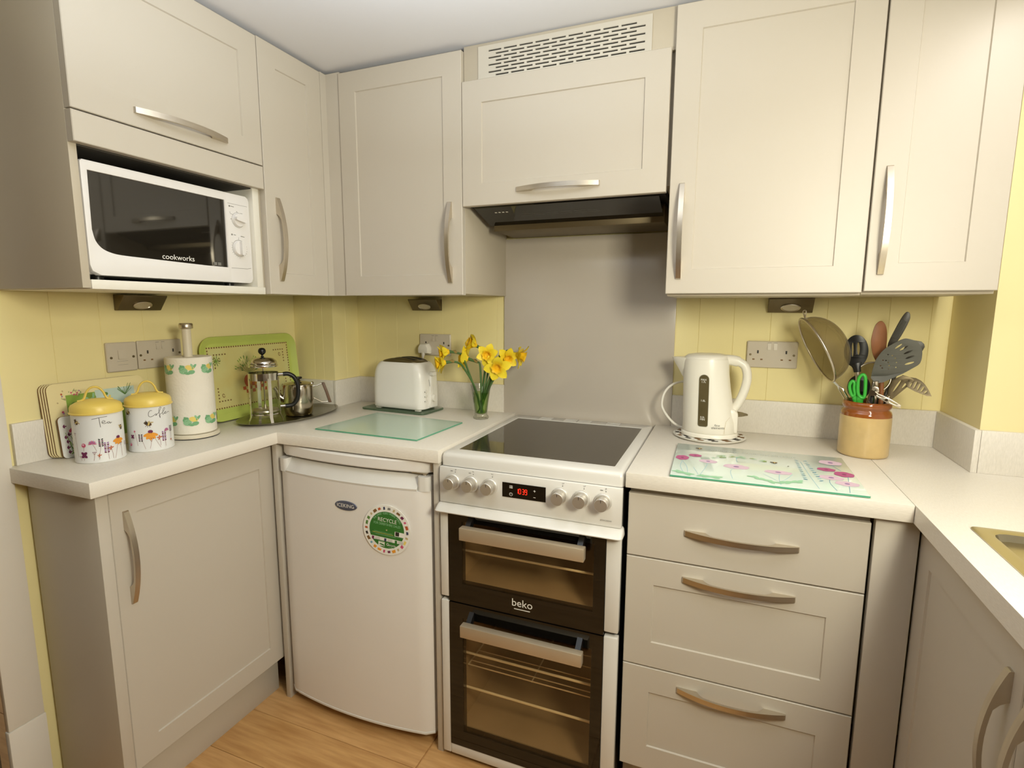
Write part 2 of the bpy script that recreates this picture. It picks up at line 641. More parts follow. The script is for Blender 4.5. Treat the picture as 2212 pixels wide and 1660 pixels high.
# upstands along the worktops
UP = ZW + 0.104
struct('trim_2', MB().box(-0.6932, -0.0490, -0.014, 0.0, ZW, UP), M_up, bevel=0.0012)
struct('trim_3', MB().box(-0.705, -0.6931, -0.167, -0.0002, ZW, UP), M_up, bevel=0.0012)
struct('trim_4', MB().box(XL + 0.012, -0.706, -0.167, -0.155, ZW, UP), M_up, bevel=0.0012)
struct('trim_5', MB().box(XL, XL + 0.012, -1.100, -0.168, ZW, UP), M_up, bevel=0.0012)
struct('trim_6', MB().box(0.5545, XR - 0.001, -0.014, 0.0, ZW, UP), M_up, bevel=0.0012)
struct('trim_7', MB().box(XR - 0.013, XR, YN - 0.012, -0.0145, ZW, UP), M_up, bevel=0.0012)
struct('trim_8', MB().box(XR + 0.0005, 1.75, YN - 0.012, YN, ZW, UP), M_up, bevel=0.0012)

# the strip lamp on the ceiling, out of the picture to the right
t = thing('strip_lamp', 'white ceiling strip lamp over the sink worktop', 'lamp', (1.27, -0.98, ZC))
finish('lamp_body', MB().box(1.225, 1.315, -1.28, -0.36, ZC - 0.05, ZC), M_white, t, bevel=0.006)
finish('diffuser', MB().box(1.230, 1.310, -1.26, -0.38, ZC - 0.078, ZC - 0.05), M_tube, t, bevel=0.008)
# ------------------------------------------------------------------ doors, handles
def handle_mesh(L=0.240, wd=0.0125):
    mb = MB()
    h = L / 2
    rings = []
    st = [-1, -0.985, -0.9, -0.8, -0.7, -0.615, -0.60, -0.56, -0.48, -0.38, -0.25, -0.12, 0, 0.12, 0.25, 0.38, 0.48, 0.56, 0.60, 0.615, 0.7, 0.8, 0.9, 0.985, 1]
    for s in st:
        out = 0.005 + 0.024 * (1 - s * s)
        if abs(s) > 0.99:
            out -= 0.0015
        a = abs(s)
        inn = 0.0
        if a < 0.615:
            k = min(1, (0.615 - a) / 0.13)
            inn = (out - 0.0062) * (1 - (1 - k) ** 2)
        x = s * h
        rings.append([(x, -inn, -wd / 2), (x, -inn, wd / 2), (x, -out, wd / 2), (x, -out, -wd / 2)])
    mb.loft(rings)
    return mesh_of(mb, M_steel, 'handle', angle=25)


ME_HANDLE = handle_mesh()
F_BACK = lambda y: Mat.Translation((0, y, 0))
F_LEFT = lambda x: Mat.Translation((x, 0, 0)) @ Mat.Rotation(PI / 2, 4, 'Z')
F_RIGHT = lambda x: Mat.Translation((x, 0, 0)) @ Mat.Rotation(-PI / 2, 4, 'Z')


def door(parent, F, x0, x1, z0, z1, handle=None, shaker=True, name='door', th=0.0195, fr=0.062):
    rec, ch, e = 0.0042, 0.0016, 0.0014
    mb = MB()

    def rect(i, y):
        return [(x0 + i, y, z0 + i), (x1 - i, y, z0 + i), (x1 - i, y, z1 - i), (x0 + i, y, z1 - i)]
    rings = [rect(0, th), rect(0, e), rect(e, 0)]
    if shaker:
        rings += [rect(fr, 0), rect(fr + ch, rec)]
    mb.loft(rings)
    mb.xf(F)
    d = finish(name, mb, M_cab, parent, angle=20)
    if handle:
        hx, hz, o = handle
        Mh = F @ Mat.Translation((hx, 0, hz)) @ (Mat.Rotation(PI / 2, 4, 'Y') if o == 'v' else Mat.Identity(4))
        inst(ME_HANDLE, 'handle', d, Mh)
    return d


# --- wall units on the back wall
FB = F_BACK(-0.350)
t = thing('wall_cabinet', 'tall beige wall cabinet above the toaster', 'cabinet', (-0.26, -0.17, ZB))
finish('carcass', MB().box(-0.479, -0.0425, -0.3295, -0.002, ZB + 0.004, ZT), M_carc, t, bevel=0.001)
door(t, FB, -0.479, -0.043, ZB, ZT - 0.003, (-0.0837, 1.507, 'v'))
t = thing('wall_cabinet', 'wide beige shaker wall cabinet above the kettle', 'cabinet', (0.77, -0.17, ZB))
finish('carcass', MB().box(0.556, 0.9975, -0.3295, -0.002, ZB - 0.006, ZT), M_carc, t, bevel=0.001)
door(t, FB, 0.553, 0.9965, ZB, ZT + 0.003, (0.584, 1.5085, 'v'))
t = thing('wall_cabinet', 'narrow beige wall cabinet above the utensil jar', 'cabinet', (1.12, -0.17, ZB))
finish('carcass', MB().box(0.9985, 1.2495, -0.3295, -0.002, ZB - 0.004, ZT), M_carc, t, bevel=0.001)
door(t, FB, 1.0005, 1.2485, ZB + 0.003, ZT + 0.003, (1.029, 1.511, 'v'))
# --- cooker hood cabinet
t = thing('hood_cabinet', 'beige cabinet over the cooker with a lift-up flap and slotted vent', 'cabinet', (0.25, -0.17, 1.61))
finish('carcass', MB().box(-0.0415, 0.5515, -0.322, -0.002, 1.63, 1.956).box(-0.0415, 0.5515, -0.334, -0.002, 1.956, 2.058), M_carc, t, bevel=0.001)
door(t, F_BACK(-0.352), -0.0405, 0.5435, 1.610, 1.957, (0.251, 1.646, 'h'), name='flap_door')
vp = MB()
vx0, vx1, vz0, vz1 = 0.0065, 0.4925, 1.958, 2.0485
rows = 8
p = 0.0469
rz = [1.9672 + i * 0.00945 for i in range(rows)]
sh = 0.0021
ys = (-0.3385, -0.3345)
edges = [vz0] + [z for r_ in rz for z in (r_ - sh, r_ + sh)] + [vz1]
for i in range(0, len(edges), 2):
    vp.box(vx0, vx1, *ys, edges[i], edges[i + 1])
for i, r_ in enumerate(rz):
    x = 0.0605 if i % 2 == 0 else 0.0385
    vp.box(vx0, x, *ys, r_ - sh, r_ + sh)
    for k in range(9):
        a = x + k * p + 0.0395
        b = vx1 if k == 8 else x + (k + 1) * p
        vp.box(a, b, *ys, r_ - sh, r_ + sh)
g = finish('vent_grille', vp, mat('vent_paint', (205, 199, 186), 0.5), t)
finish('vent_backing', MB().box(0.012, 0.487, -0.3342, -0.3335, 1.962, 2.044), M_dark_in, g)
# --- the hood itself
t = thing('cooker_hood', 'black glass integrated cooker hood under the lift-up flap', 'cooker hood', (0.25, -0.17, 1.56))
hb = MB()
hb.loft([[(-0.036, y, z), (0.545, y, z)][0:1] * 0 or [(-0.030, -0.318, 1.612), (0.538, -0.318, 1.612), (0.538, -0.012, 1.612), (-0.030, -0.012, 1.612)]
         for y, z in ((0, 0),)] + [[(-0.030, -0.318, 1.628), (0.538, -0.318, 1.628), (0.538, -0.012, 1.628), (-0.030, -0.012, 1.628)]])
finish('hood_body', hb, M_dark_in, t)
finish('glass_visor', MB().loft([[(-0.018, -0.317, 1.6115), (0.523, -0.317, 1.6115), (0.523, -0.2, 1.578), (-0.018, -0.2, 1.578)][::1],
                                 [(-0.018, -0.316, 1.6085), (0.523, -0.316, 1.6085), (0.523, -0.2005, 1.574), (-0.018, -0.2005, 1.574)]]), M_bglass, t)
finish('filter_housing', MB().box(-0.006, 0.527, -0.199, -0.02, 1.557, 1.611), M_steel_d, t, bevel=0.002)
bt = Decal()
for k in range(4):
    bt.rect(0.035 + k * 0.012, 0.042 + k * 0.012, 0.030, 0.035, P_white)
for k in range(6):
    bt.rect(0.11 + k * 0.042, 0.145 + k * 0.042, 0.05, 0.0506, P_grey).rect(0.11 + k * 0.042, 0.145 + k * 0.042, 0.06, 0.0606, P_grey)
sv = (Vec((0, 0.1155, -0.0345))).normalized()
nv = Vec((0, sv.z, -sv.y))
bt.build('button_print', lambda u, v, n: Vec((u, -0.316, 1.6085)) + sv * v + nv * (n + 0.0002), t)

# --- wall units on the left wall
XU = -0.533
FLU = F_LEFT(XU)
t = thing('microwave_cabinet', 'beige wall unit holding the microwave in an open niche', 'cabinet', (-0.72, -0.86, ZB))
cb = MB()
cb.box(XL + 0.002, -0.5535, -1.102, -1.086, ZB, ZT)                       # near end panel
cb.box(XL + 0.002, -0.5535, -0.634, -0.6195, ZB, ZT)
cb.box(XL + 0.002, -0.5535, -1.086, -0.634, 1.645, 1.66)
cb.box(XL + 0.002, -0.5535, -1.086, -0.634, ZT - 0.016, ZT)
each('carcass_panel', cb, M_carc, t, bevel=0.0008)
nb = MB()
nb.box(XL + 0.003, -0.5505, -1.0855, -0.6205, ZB - 0.002, ZB + 0.018)
nb.box(XL + 0.003, -0.5505, -0.6475, -0.6265, ZB + 0.018, 1.644)
each('niche_lining', nb, M_white_board, t, bevel=0.0008)
finish('niche_back', MB().box(XL + 0.003, XL + 0.008, -1.0855, -0.6475, ZB + 0.018, 1.644), mat('niche_back_shade', (74, 70, 60), 0.6), t)  # back painted dark to stand for the shade inside the niche
finish('niche_shade_sheet', MB().box(XL + 0.008, -0.5555, -1.0855, -0.6475, 1.6405, 1.6445), mat('niche_top_shade', (64, 60, 52), 0.6), t)  # thin dark sheet added as painted shade under the niche top
door(t, FLU, -1.1018, -0.6205, 1.7075, ZT + 0.05 - 0.05, (-0.855, 1.7422, 'h'), name='flap_door')
door(t, FLU, -1.1018, -0.6205, 1.6430, 1.7045, None, False, 'front_rail')
t = thing('wall_cabinet', 'slim beige wall cabinet beside the microwave, next to the corner', 'cabinet', (-0.72, -0.49, ZB))
finish('carcass', MB().box(XL + 0.002, -0.5535, -0.6185, -0.34, ZB + 0.002, ZT), M_carc, t, bevel=0.001)
door(t, FLU, -0.6175, -0.371, ZB - 0.001, ZT + 0.002, (-0.575, 1.5085, 'v'))
single('corner_post', MB().loft([[(x, y, z) for x, y in ((-0.553, -0.3695), (XU, -0.3695), (XU, -0.344), (-0.4795, -0.344), (-0.4795, -0.326), (-0.553, -0.326))] for z in (ZB, ZT + 0.004)]),
       M_cab, 'slim beige corner post between the wall cabinets', 'filler panel', (-0.51, -0.34, ZB), bevel=0.001)

# --- base units
XD = -0.625
t = thing('base_cabinet', 'beige shaker base cabinet below the tea and coffee tins', 'cabinet', (-0.76, -0.81, 0))
finish('end_panel', MB().box(XL + 0.012, XD + 0.002, -1.085, -1.0575, 0.0, 0.8875), M_cab, t, bevel=0.001)
finish('carcass', MB().box(XL + 0.012, XD - 0.0205, -1.057, -0.556, 0.15, 0.887), M_carc, t, bevel=0.001)
finish('kickboard', MB().box(-0.684, -0.668, -1.057, -0.552, 0.0, 0.146), M_cab, t, bevel=0.001)
door(t, F_LEFT(XD), -1.0555, -0.5545, 0.137, 0.872, (-1.0215, 0.7005, 'v'))
single('end_panel', MB().box(-0.6115, -0.593, -0.575, -0.02, 0.0, 0.8875), M_cab, 'thin beige upright panel between fridge and corner base cabinet', 'panel', (-0.60, -0.3, 0), bevel=0.001)
single('end_panel', MB().box(-0.024, -0.006, -0.578, -0.02, 0.0, 0.8875), M_cab, 'thin beige upright panel between the fridge and the cooker', 'panel', (-0.015, -0.3, 0), bevel=0.001)
t = thing('drawer_unit', 'beige unit of three drawers beside the cooker', 'cabinet', (0.76, -0.3, 0))
finish('carcass', MB().box(0.5115, 1.013, -0.544, -0.02, 0.13, 0.887), M_carc, t, bevel=0.001)
finish('kickboard', MB().box(0.5115, 1.09, -0.51, -0.495, 0.0, 0.128), M_cab, t, bevel=0.001)
FD = F_BACK(-0.565)
door(t, FD, 0.5105, 1.0115, 0.7135, 0.8700, (0.763, 0.790, 'h'), False, 'drawer')
door(t, FD, 0.5105, 1.0115, 0.4262, 0.7100, (0.7635, 0.6735, 'h'), True, 'drawer', fr=0.066)
door(t, FD, 0.5105, 1.0115, 0.1390, 0.4228, (0.7635, 0.3850, 'h'), True, 'drawer', fr=0.066)
single('corner_post', MB().box(1.0185, 1.0955, -0.565, -0.547, 0.0, 0.8875), M_cab, 'beige corner post between the drawers and the sink cabinet', 'filler panel', (1.055, -0.555, 0), bevel=0.001)
t = thing('base_cabinet', 'beige base cabinet under the sink, next to the corner post', 'cabinet', (1.4, -0.77, 0))
finish('carcass', MB().box(1.1205, 1.70, -0.98, -0.57, 0.15, 0.75), M_carc, t, bevel=0.001)
finish('kickboard', MB().box(1.145, 1.16, -0.98, -0.57, 0.0, 0.146), M_cab, t, bevel=0.001)
door(t, F_RIGHT(1.10), 0.556, 0.978, 0.137, 0.872, (0.946, 0.7005, 'v'))
t = thing('base_cabinet', 'beige base cabinet next to the sink cabinet, nearest the camera', 'cabinet', (1.4, -1.2, 0))
finish('carcass', MB().box(1.1205, 1.70, -1.405, -0.985, 0.15, 0.75), M_carc, t, bevel=0.001)
finish('kickboard', MB().box(1.145, 1.16, -1.405, -0.985, 0.0, 0.146), M_cab, t, bevel=0.001)
door(t, F_RIGHT(1.10), 0.981, 1.404, 0.137, 0.872, (1.012, 0.7005, 'v'))

# --- worktops
wt = MB()
XE = -0.579
pts = [(XL + 0.0005, -1.1175), (XE, -1.1175), (XE, -0.583), (-0.0045, -0.583), (-0.0045, -0.0005), (-0.7045, -0.0005), (-0.7045, -0.1555), (XL + 0.0005, -0.1555)]
wt.loft([[(x, y, ZW - TW) for x, y in pts], [(x, y, ZW) for x, y in pts]])
single('worktop', wt, M_top, 'pale L-shaped laminate worktop carrying the toaster and tins', 'worktop', (-0.4, -0.3, ZW - TW), bevel=0.0015)
single('worktop', MB().box(0.5045, 1.0772, -0.583, -0.0005, ZW - TW, ZW), M_top, 'pale laminate worktop over the drawers, carrying the kettle', 'worktop',
       (0.8, -0.3, ZW - TW), bevel=0.0015)
SX0, SX1, SY0, SY1 = 1.150, 1.565, -1.145, -0.690      # sink cut-out
wr = MB()
xs = [1.0778, SX0, SX1, 1.7495]
ysl = [-2.2, SY0, SY1, YN - 0.0005]
grid = {}
for k, z in enumerate((ZW - TW, ZW)):
    for i, x in enumerate(xs):
        for j, y in enumerate(ysl):
            grid[(i, j, k)] = len(wr.v)
            wr.v.append(Vec((x, y, z)))
b0 = len(wr.v)
for i in range(3):
    for j in range(3):
        if (i, j) == (1, 1):
            continue
        for k in (0, 1):
            wr.f.append([grid[(i, j, k)], grid[(i + 1, j, k)], grid[(i + 1, j + 1, k)], grid[(i, j + 1, k)]])
            wr.m.append(0)


def wall_q(a, b):
    wr.f.append([grid[a + (0,)], grid[b + (0,)], grid[b + (1,)], grid[a + (1,)]])
    wr.m.append(0)


for i in range(3):
    wall_q((i, 0), (i + 1, 0))
    wall_q((i, 3), (i + 1, 3))
    wall_q((0, i), (0, i + 1))
    wall_q((3, i), (3, i + 1))
for a, b in (((1, 1), (2, 1)), ((1, 2), (2, 2)), ((1, 1), (1, 2)), ((2, 1), (2, 2))):
    wall_q(a, b)
wr.box(1.0778, XR - 0.0005, YN - 0.0005, -0.0005, ZW - TW, ZW)
single('worktop', wr, M_top2, 'pale laminate worktop with the sink set into it', 'worktop', (1.3, -0.8, ZW - TW))
# --- sink
t = thing('sink', 'stainless steel inset sink', 'sink', (1.36, -0.92, ZW))
o1 = rrect(SX0 - 0.018, SX1 + 0.02, SY0 - 0.02, SY1 + 0.018, 0.012, 4)


def rr3(pts, z):
    return [(a, b, z) for a, b in pts]


i1 = rrect(SX0 + 0.005, SX1 - 0.005, SY0 + 0.005, SY1 - 0.005, 0.022, 4)
i2 = rrect(SX0 + 0.008, SX1 - 0.008, SY0 + 0.008, SY1 - 0.008, 0.022, 4)
i25 = rrect(SX0 + 0.055, SX1 - 0.045, SY0 + 0.045, SY1 - 0.075, 0.03, 4)
i3 = rrect(SX0 + 0.062, SX1 - 0.052, SY0 + 0.052, SY1 - 0.082, 0.03, 4)
M_sink = mat('sink_steel', (190, 180, 150), 0.22, 1.0, var=0.04)
finish('rim', MB().loft([rr3(o1, ZW + 0.0003), rr3(o1, ZW + 0.002), rr3(rrect(SX0 - 0.004, SX1 + 0.004, SY0 - 0.004, SY1 + 0.004, 0.02, 4), ZW + 0.0035), rr3(i1, ZW + 0.002)], cap=False), M_sink, t)
finish('basin', MB().loft([rr3(i1, ZW + 0.002), rr3(i2, ZW - 0.010), rr3(i25, ZW - 0.013), rr3(i3, ZW - 0.15), rr3(rrect(SX0 + 0.10, SX1 - 0.10, SY0 + 0.10, SY1 - 0.12, 0.03, 4), ZW - 0.155)][:],
                          cap=False).add([(a, b, ZW - 0.155) for a, b in rrect(SX0 + 0.10, SX1 - 0.10, SY0 + 0.10, SY1 - 0.12, 0.03, 4)], [tuple(range(16))]), M_sink, t)

# --- splashback
single('splashback', MB().box(-0.0487, 0.5535, -0.0075, -0.0005, 0.86, 1.555), M_splash, 'plain taupe splashback panel behind the cooker', 'splashback',
       (0.25, -0.004, 0.93), bevel=0.0008)
# valance at the very edge of the picture
vm = MB()
n = 40
for k in range(2):
    pass
ringA = []
for i in range(n + 1):
    x = XR + 0.006 + i * 0.011
    ringA.append((x, YN - 0.012 - 0.005 * math.sin(i * 1.1), 2.058, 1.928 + 0.007 * math.sin(i * 0.55 + 0.5)))
vs = [(x, y, z1) for x, y, z1, z0 in ringA] + [(x, y, z0) for x, y, z1, z0 in ringA] + [(x, y + 0.003, z1) for x, y, z1, z0 in ringA] + [(x, y + 0.003, z0) for x, y, z1, z0 in ringA]
m_ = n + 1
fs = []
for i in range(n):
    fs += [(i, i + 1, m_ + i + 1, m_ + i), (2 * m_ + i, 3 * m_ + i, 3 * m_ + i + 1, 2 * m_ + i + 1), (m_ + i, m_ + i + 1, 3 * m_ + i + 1, 3 * m_ + i), (i, 2 * m_ + i, 2 * m_ + i + 1, i + 1)]
fs += [(0, m_, 3 * m_, 2 * m_), (n, 2 * m_ + n, 3 * m_ + n, m_ + n)]
single('window_valance', MB().add(vs, fs), M_blind, 'olive fabric valance hanging on the bright wall by the ceiling', 'curtain', (1.5, YN - 0.01, 1.93))

# ------------------------------------------------------------------ cooker
t = thing('cooker', 'white freestanding electric cooker with two black glass oven doors', 'cooker', (0.25, -0.3, 0))
bd = MB()
bd.box(0.003, 0.018, -0.565, -0.03, 0.02, 0.880).box(0.482, 0.497, -0.565, -0.03, 0.02, 0.880)
bd.box(0.018, 0.482, -0.045, -0.03, 0.02, 0.880)
bd.box(0.018, 0.482, -0.565, -0.045, 0.770, 0.880).box(0.018, 0.482, -0.565, -0.045, 0.498, 0.54).box(0.018, 0.482, -0.565, -0.045, 0.02, 0.09)
each('body_panel', bd, mat('cooker_side_dark', (30, 30, 29), 0.5), t)
cv = MB()
cv.box(0.019, 0.481, -0.054, -0.046, 0.541, 0.769).box(0.019, 0.481, -0.054, -0.046, 0.091, 0.497)
for x in (0.0185, 0.0765):
    pass
cv.box(0.0185, 0.045, -0.56, -0.055, 0.541, 0.769).box(0.455, 0.4815, -0.56, -0.055, 0.541, 0.769)
cv.box(0.0185, 0.045, -0.56, -0.055, 0.091, 0.497).box(0.455, 0.4815, -0.56, -0.055, 0.091, 0.497)
cv.box(0.045, 0.455, -0.56, -0.055, 0.541, 0.546).box(0.045, 0.455, -0.56, -0.055, 0.091, 0.096)
each('oven_lining', cv, M_oven, t)
for z in (0.630,):
    finish('shelf_rail', MB().tube([(0.046, -0.54, z), (0.454, -0.54, z)], 0.0032, 8), M_wire2, t)
for z in (0.315, 0.205):
    finish('shelf_rail', MB().tube([(0.046, -0.54, z), (0.454, -0.54, z)], 0.0035, 8), M_wire2, t)
rk = MB()
for k in range(9):
    rk.tube([(0.05, -0.50 + k * 0.05, 0.262), (0.45, -0.50 + k * 0.05, 0.262)], 0.0016, 6)
for x in (0.05, 0.25, 0.45):
    rk.tube([(x, -0.52, 0.260), (x, -0.08, 0.260)], 0.002, 6)
ws = finish('wire_shelf', MB().tube([(0.05, -0.52, 0.262), (0.45, -0.52, 0.262), (0.45, -0.08, 0.262), (0.05, -0.08, 0.262)], 0.0022, 6, closed=True), M_wire, t)
each('wire', rk, M_wire, ws)
hf = MB()


def rq(i, y0i, y1i, z, r):
    return rr3(rrect(i, 0.5 - i, -0.576 + y0i, -0.0085 - y1i, r, 5), z)


hf.loft([rq(0, 0, 0, 0.8845, 0.012), rq(0, 0, 0, 0.908, 0.012), rq(0.002, 0.004, 0.001, 0.9165, 0.012), rq(0.007, 0.012, 0.004, 0.9205, 0.012),
         rr3(rrect(0.0295, 0.4685, -0.5305, -0.0625, 0.004, 5), 0.9208), rr3(rrect(0.030, 0.468, -0.530, -0.063, 0.004, 5), 0.9190)], cap=False)
finish('hob_surround', hf, M_app, t, angle=50)
finish('hob_glass', MB().box(0.0302, 0.4678, -0.5298, -0.0632, 0.912, 0.9196), M_hob, t)
vt = Decal()
for x in (0.105, 0.195, 0.245, 0.345):
    for k in range(3):
        vt.rect(x, x + 0.045, -0.053 + k * 0.013, -0.046 + k * 0.013, P_white)
vt.build('vent_louvres', lambda u, v, n: Vec((u, v, 0.9207 + n)), t)
fp = MB()
fp.loft([[(0.001, -0.588, 0.784), (0.499, -0.588, 0.784), (0.499, -0.5715, 0.784), (0.001, -0.5715, 0.784)],
         [(0.001, -0.589, 0.86), (0.499, -0.589, 0.86), (0.499, -0.5715, 0.86), (0.001, -0.5715, 0.86)],
         [(0.001, -0.586, 0.8835), (0.499, -0.586, 0.8835), (0.499, -0.5715, 0.8835), (0.001, -0.5715, 0.8835)]])
fa = finish('control_panel', fp, M_app, t, bevel=0.002)
YF = -0.5892
kx = [0.0437, 0.098, 0.1535, 0.3448, 0.3994, 0.4535]
kc = mesh_of(MB().lathe([(0.0215, 0), (0.0215, 0.004), (0.0195, 0.006), (0.0195, 0.0062)], n=32), mat('knob_collar', (212, 208, 200), 0.35, 0.3), 'knob_collar')
kn = mesh_of(MB().lathe([(0.0175, 0.006), (0.0172, 0.014), (0.0162, 0.0145), (0.0162, 0.029), (0.0152, 0.0302), (0.0001, 0.0302)], n=32), M_knob, 'knob')
kmark = mesh_of(MB().box(-0.0006, 0.0006, 0.007, 0.015, 0.0302, 0.0306), P_dark, 'pointer')
for x in kx:
    Mk = Mat.Translation((x, YF, 0.8465)) @ Mat.Rotation(PI / 2, 4, 'X')
    inst(kc, 'knob_collar', t, Mk)
    k_ = inst(kn, 'knob', t, Mk)
    k_o = bpy.data.objects.new('pointer', kmark)
    C.objects.link(k_o)
    k_o.parent = k_
dp = finish('display', MB().box(0.1885, 0.3070, YF - 0.0008, YF + 0.002, 0.8245, 0.8635), M_bglass, t)
dd = Decal()
SEG = {'1': 'bc', '0': 'abcdef', '3': 'abcdg', '9': 'abcdfg'}
for ch, x0 in (('1', 0.2270), ('0', 0.2345), ('3', 0.2440), ('9', 0.2515)):
    w_, h_ = 0.0052, 0.0065
    P_ = {'a': ((0, h_), (w_, h_)), 'b': ((w_, h_), (w_, 0)), 'c': ((w_, 0), (w_, -h_)), 'd': ((0, -h_), (w_, -h_)), 'e': ((0, 0), (0, -h_)), 'f': ((0, h_), (0, 0)), 'g': ((0, 0), (w_, 0))}
    for sg in SEG[ch]:
        (ax_, ay_), (bx_, by_) = P_[sg]
        dx_, dy_ = (bx_ - ax_) * 0.1, (by_ - ay_) * 0.1
        dd.line([(x0 + ax_ + dx_, 0.8440 + ay_ + dy_), (x0 + bx_ - dx_, 0.8440 + by_ - dy_)], 0.0012, M_red)
for k in range(3):
    dd.rect(0.2085, 0.2105, 0.8498 + k * 0.0028, 0.8512 + k * 0.0028, P_white).rect(0.2112, 0.2175, 0.8498 + k * 0.0028, 0.8512 + k * 0.0028, P_white)
dd.line(ell(0.213, 0.8335, 0.0042, 0.0042, 17, 0, 0, 359.9), 0.0009, P_white).line([(0.213, 0.836), (0.213, 0.8335), (0.215, 0.833)], 0.0007, P_white)
dd.rect(0.2745, 0.2805, 0.8495, 0.8507, P_white).rect(0.2769, 0.2781, 0.847, 0.853, P_white).rect(0.2745, 0.2805, 0.8325, 0.8337, P_white)
dd.build('display_print', lambda u, v, n: Vec((u, YF - 0.0008 - n, v)), dp)
fd = Decal()
for i, x in enumerate(kx):
    x += 0.006
    fd.disc(x, 0.8728, 0.0011, 0.0011, P_dark)
    fd.line([(x - 0.003, 0.8790), (x + 0.003, 0.8790)], 0.0004, P_grey).line([(x, 0.8765), (x, 0.8815)], 0.0004, P_grey).disc(x + (0.002, -0.002, -0.003, 0.003, 0.003, 0)[i], 0.8800, 0.0008, 0.0008, P_dark, n=8)
    if i in (0, 1, 5):
        fd.rect(x - 0.014, x - 0.007, 0.8745, 0.8757, P_dark)
fd.text('EDVC503W', 0.462, 0.800, 0.0055, P_grey)
fd.build('panel_print', lambda u, v, n: Vec((u, -0.5892 - n + max(0, v - 0.862) * 0.13, v)), fa, lift=0.0004)
lp = MB()
lp.loft([rr3(rrect(-0.005, 0.505, -0.613, -0.56, 0.012, 5), 0.7640), rr3(rrect(-0.005, 0.505, -0.614, -0.56, 0.012, 5), 0.7665),
         rr3(rrect(-0.003, 0.503, -0.600, -0.56, 0.012, 5), 0.7800), rr3(rrect(0.0, 0.5, -0.590, -0.56, 0.012, 5), 0.7830)])
finish('drip_rail', lp, M_app, t, angle=40)


def oven_door(z0, z1, gz0, gz1, wz0, wz1, bottom):
    X0, X1 = 0.0265, 0.4635
    wx0, wx1 = 0.068, 0.4345
    Mx = Mat(((1, 0, 0, 0), (0, 0, 1, -0.57825), (0, 1, 0, 0), (0, 0, 0, 1)))
    dob = finish('oven_door', MB().raw(plate_vf([(X0, gz0), (X1, gz0), (X1, gz1), (X0, gz1)], [[(wx0, wz0), (wx1, wz0), (wx1, wz1), (wx0, wz1)]], 0.0215), Mx), M_bglass, t, angle=30, weld=True)
    # painted steel sides (and foot) around the black glass
    d = MB()
    d.box(0.0005, 0.0262, -0.588, -0.567, z0, z1).box(0.4638, 0.4995, -0.588, -0.567, z0, z1)
    if bottom:
        d.box(0.0264, 0.4636, -0.588, -0.567, z0, gz0 - 0.0005)
    each('door_trim', d, M_app, dob, bevel=0.003)
    finish('window_pane', MB().box(wx0, wx1, -0.5888, -0.5848, wz0, wz1), M_oglass, dob)
    hz = 0.7205 if not bottom else 0.4425
    hb_ = finish('door_handle', MB().box(0.082, 0.419, -0.634, -0.612, hz - 0.0175, hz + 0.0165), M_ovh, dob, bevel=0.0018)
    br = MB()
    for x in (0.090, 0.397):
        br.loft([[(x, -0.589, hz + 0.010), (x + 0.014, -0.589, hz + 0.010), (x + 0.014, -0.589, hz + 0.035), (x, -0.589, hz + 0.035)][::-1],
                 [(x, -0.614, hz - 0.015), (x + 0.014, -0.614, hz - 0.015), (x + 0.014, -0.614, hz + 0.014), (x, -0.614, hz + 0.014)][::-1]])
    each('handle_bracket', br, M_blk, dob)
    return dob


du = oven_door(0.508, 0.7625, 0.4985, 0.7615, 0.555, 0.735, False)
bk = Decal()
bk.text('beko', 0.245, 0.5335, 0.030, P_white).rect(0.2225, 0.2675, 0.5155, 0.5178, P_white)
bk.build('logo', lambda u, v, n: Vec((u, -0.589 - n, v)), du)
oven_door(0.018, 0.4955, 0.0505, 0.4945, 0.10, 0.452, True)
ft = MB()
for x in (0.04, 0.46):
    for y in (-0.54, -0.06):
        ft.lathe([(0.015, 0.0), (0.015, 0.02)], (x, y), 12)
each('foot', ft, M_blk, t)

# ------------------------------------------------------------------ fridge
t = thing('fridge', 'white under-counter fridge with a recycling magnet on its door', 'fridge', (-0.31, -0.3, 0))


def bow(x, base=-0.578, d=0.026):
    k = (x + 0.3115) / 0.272
    return base - d * (1 - k * k)


FX0, FX1 = -0.5835, -0.0395
finish('cabinet_body', MB().box(FX0 + 0.004, FX1 - 0.004, -0.52, -0.03, 0.035, 0.848), M_fr, t, bevel=0.003)


def bow_slab(x0, x1, z0, z1, yb, dy=0.0, n=24, r=0.012, zr=0.0):
    """slab with a bowed front"""
    xs_ = [x0 + (x1 - x0) * i / n for i in range(n + 1)]

    def ring(z, ins):
        pts_ = []
        for i, x in enumerate(xs_):
            y = bow(x) + dy + ins
            e = min(x - x0, x1 - x)
            if e < r:
                y += r - math.sqrt(max(0, r * r - (r - e) ** 2))
            pts_.append((x, y, z))
        return pts_ + [(x1, yb, z), (x0, yb, z)]
    return [ring(z0, zr), ring(z0 + zr, 0), ring(z1 - zr, 0), ring(z1, zr)] if zr else [ring(z0, 0), ring(z1, 0)]


finish('lid', MB().loft(bow_slab(FX0, FX1, 0.8505, 0.884, -0.05, 0.012, zr=0.004)), M_fr, t, angle=40)
drm = MB()
drm.loft(bow_slab(FX0, FX1, 0.050, 0.800, -0.525))
dr = finish('door', drm, M_fr, t, angle=40)
finish('door_base_trim', MB().loft(bow_slab(FX0 - 0.0008, FX1 + 0.0008, 0.040, 0.0498, -0.525, -0.0015, zr=0.002)), M_app, dr, angle=40)
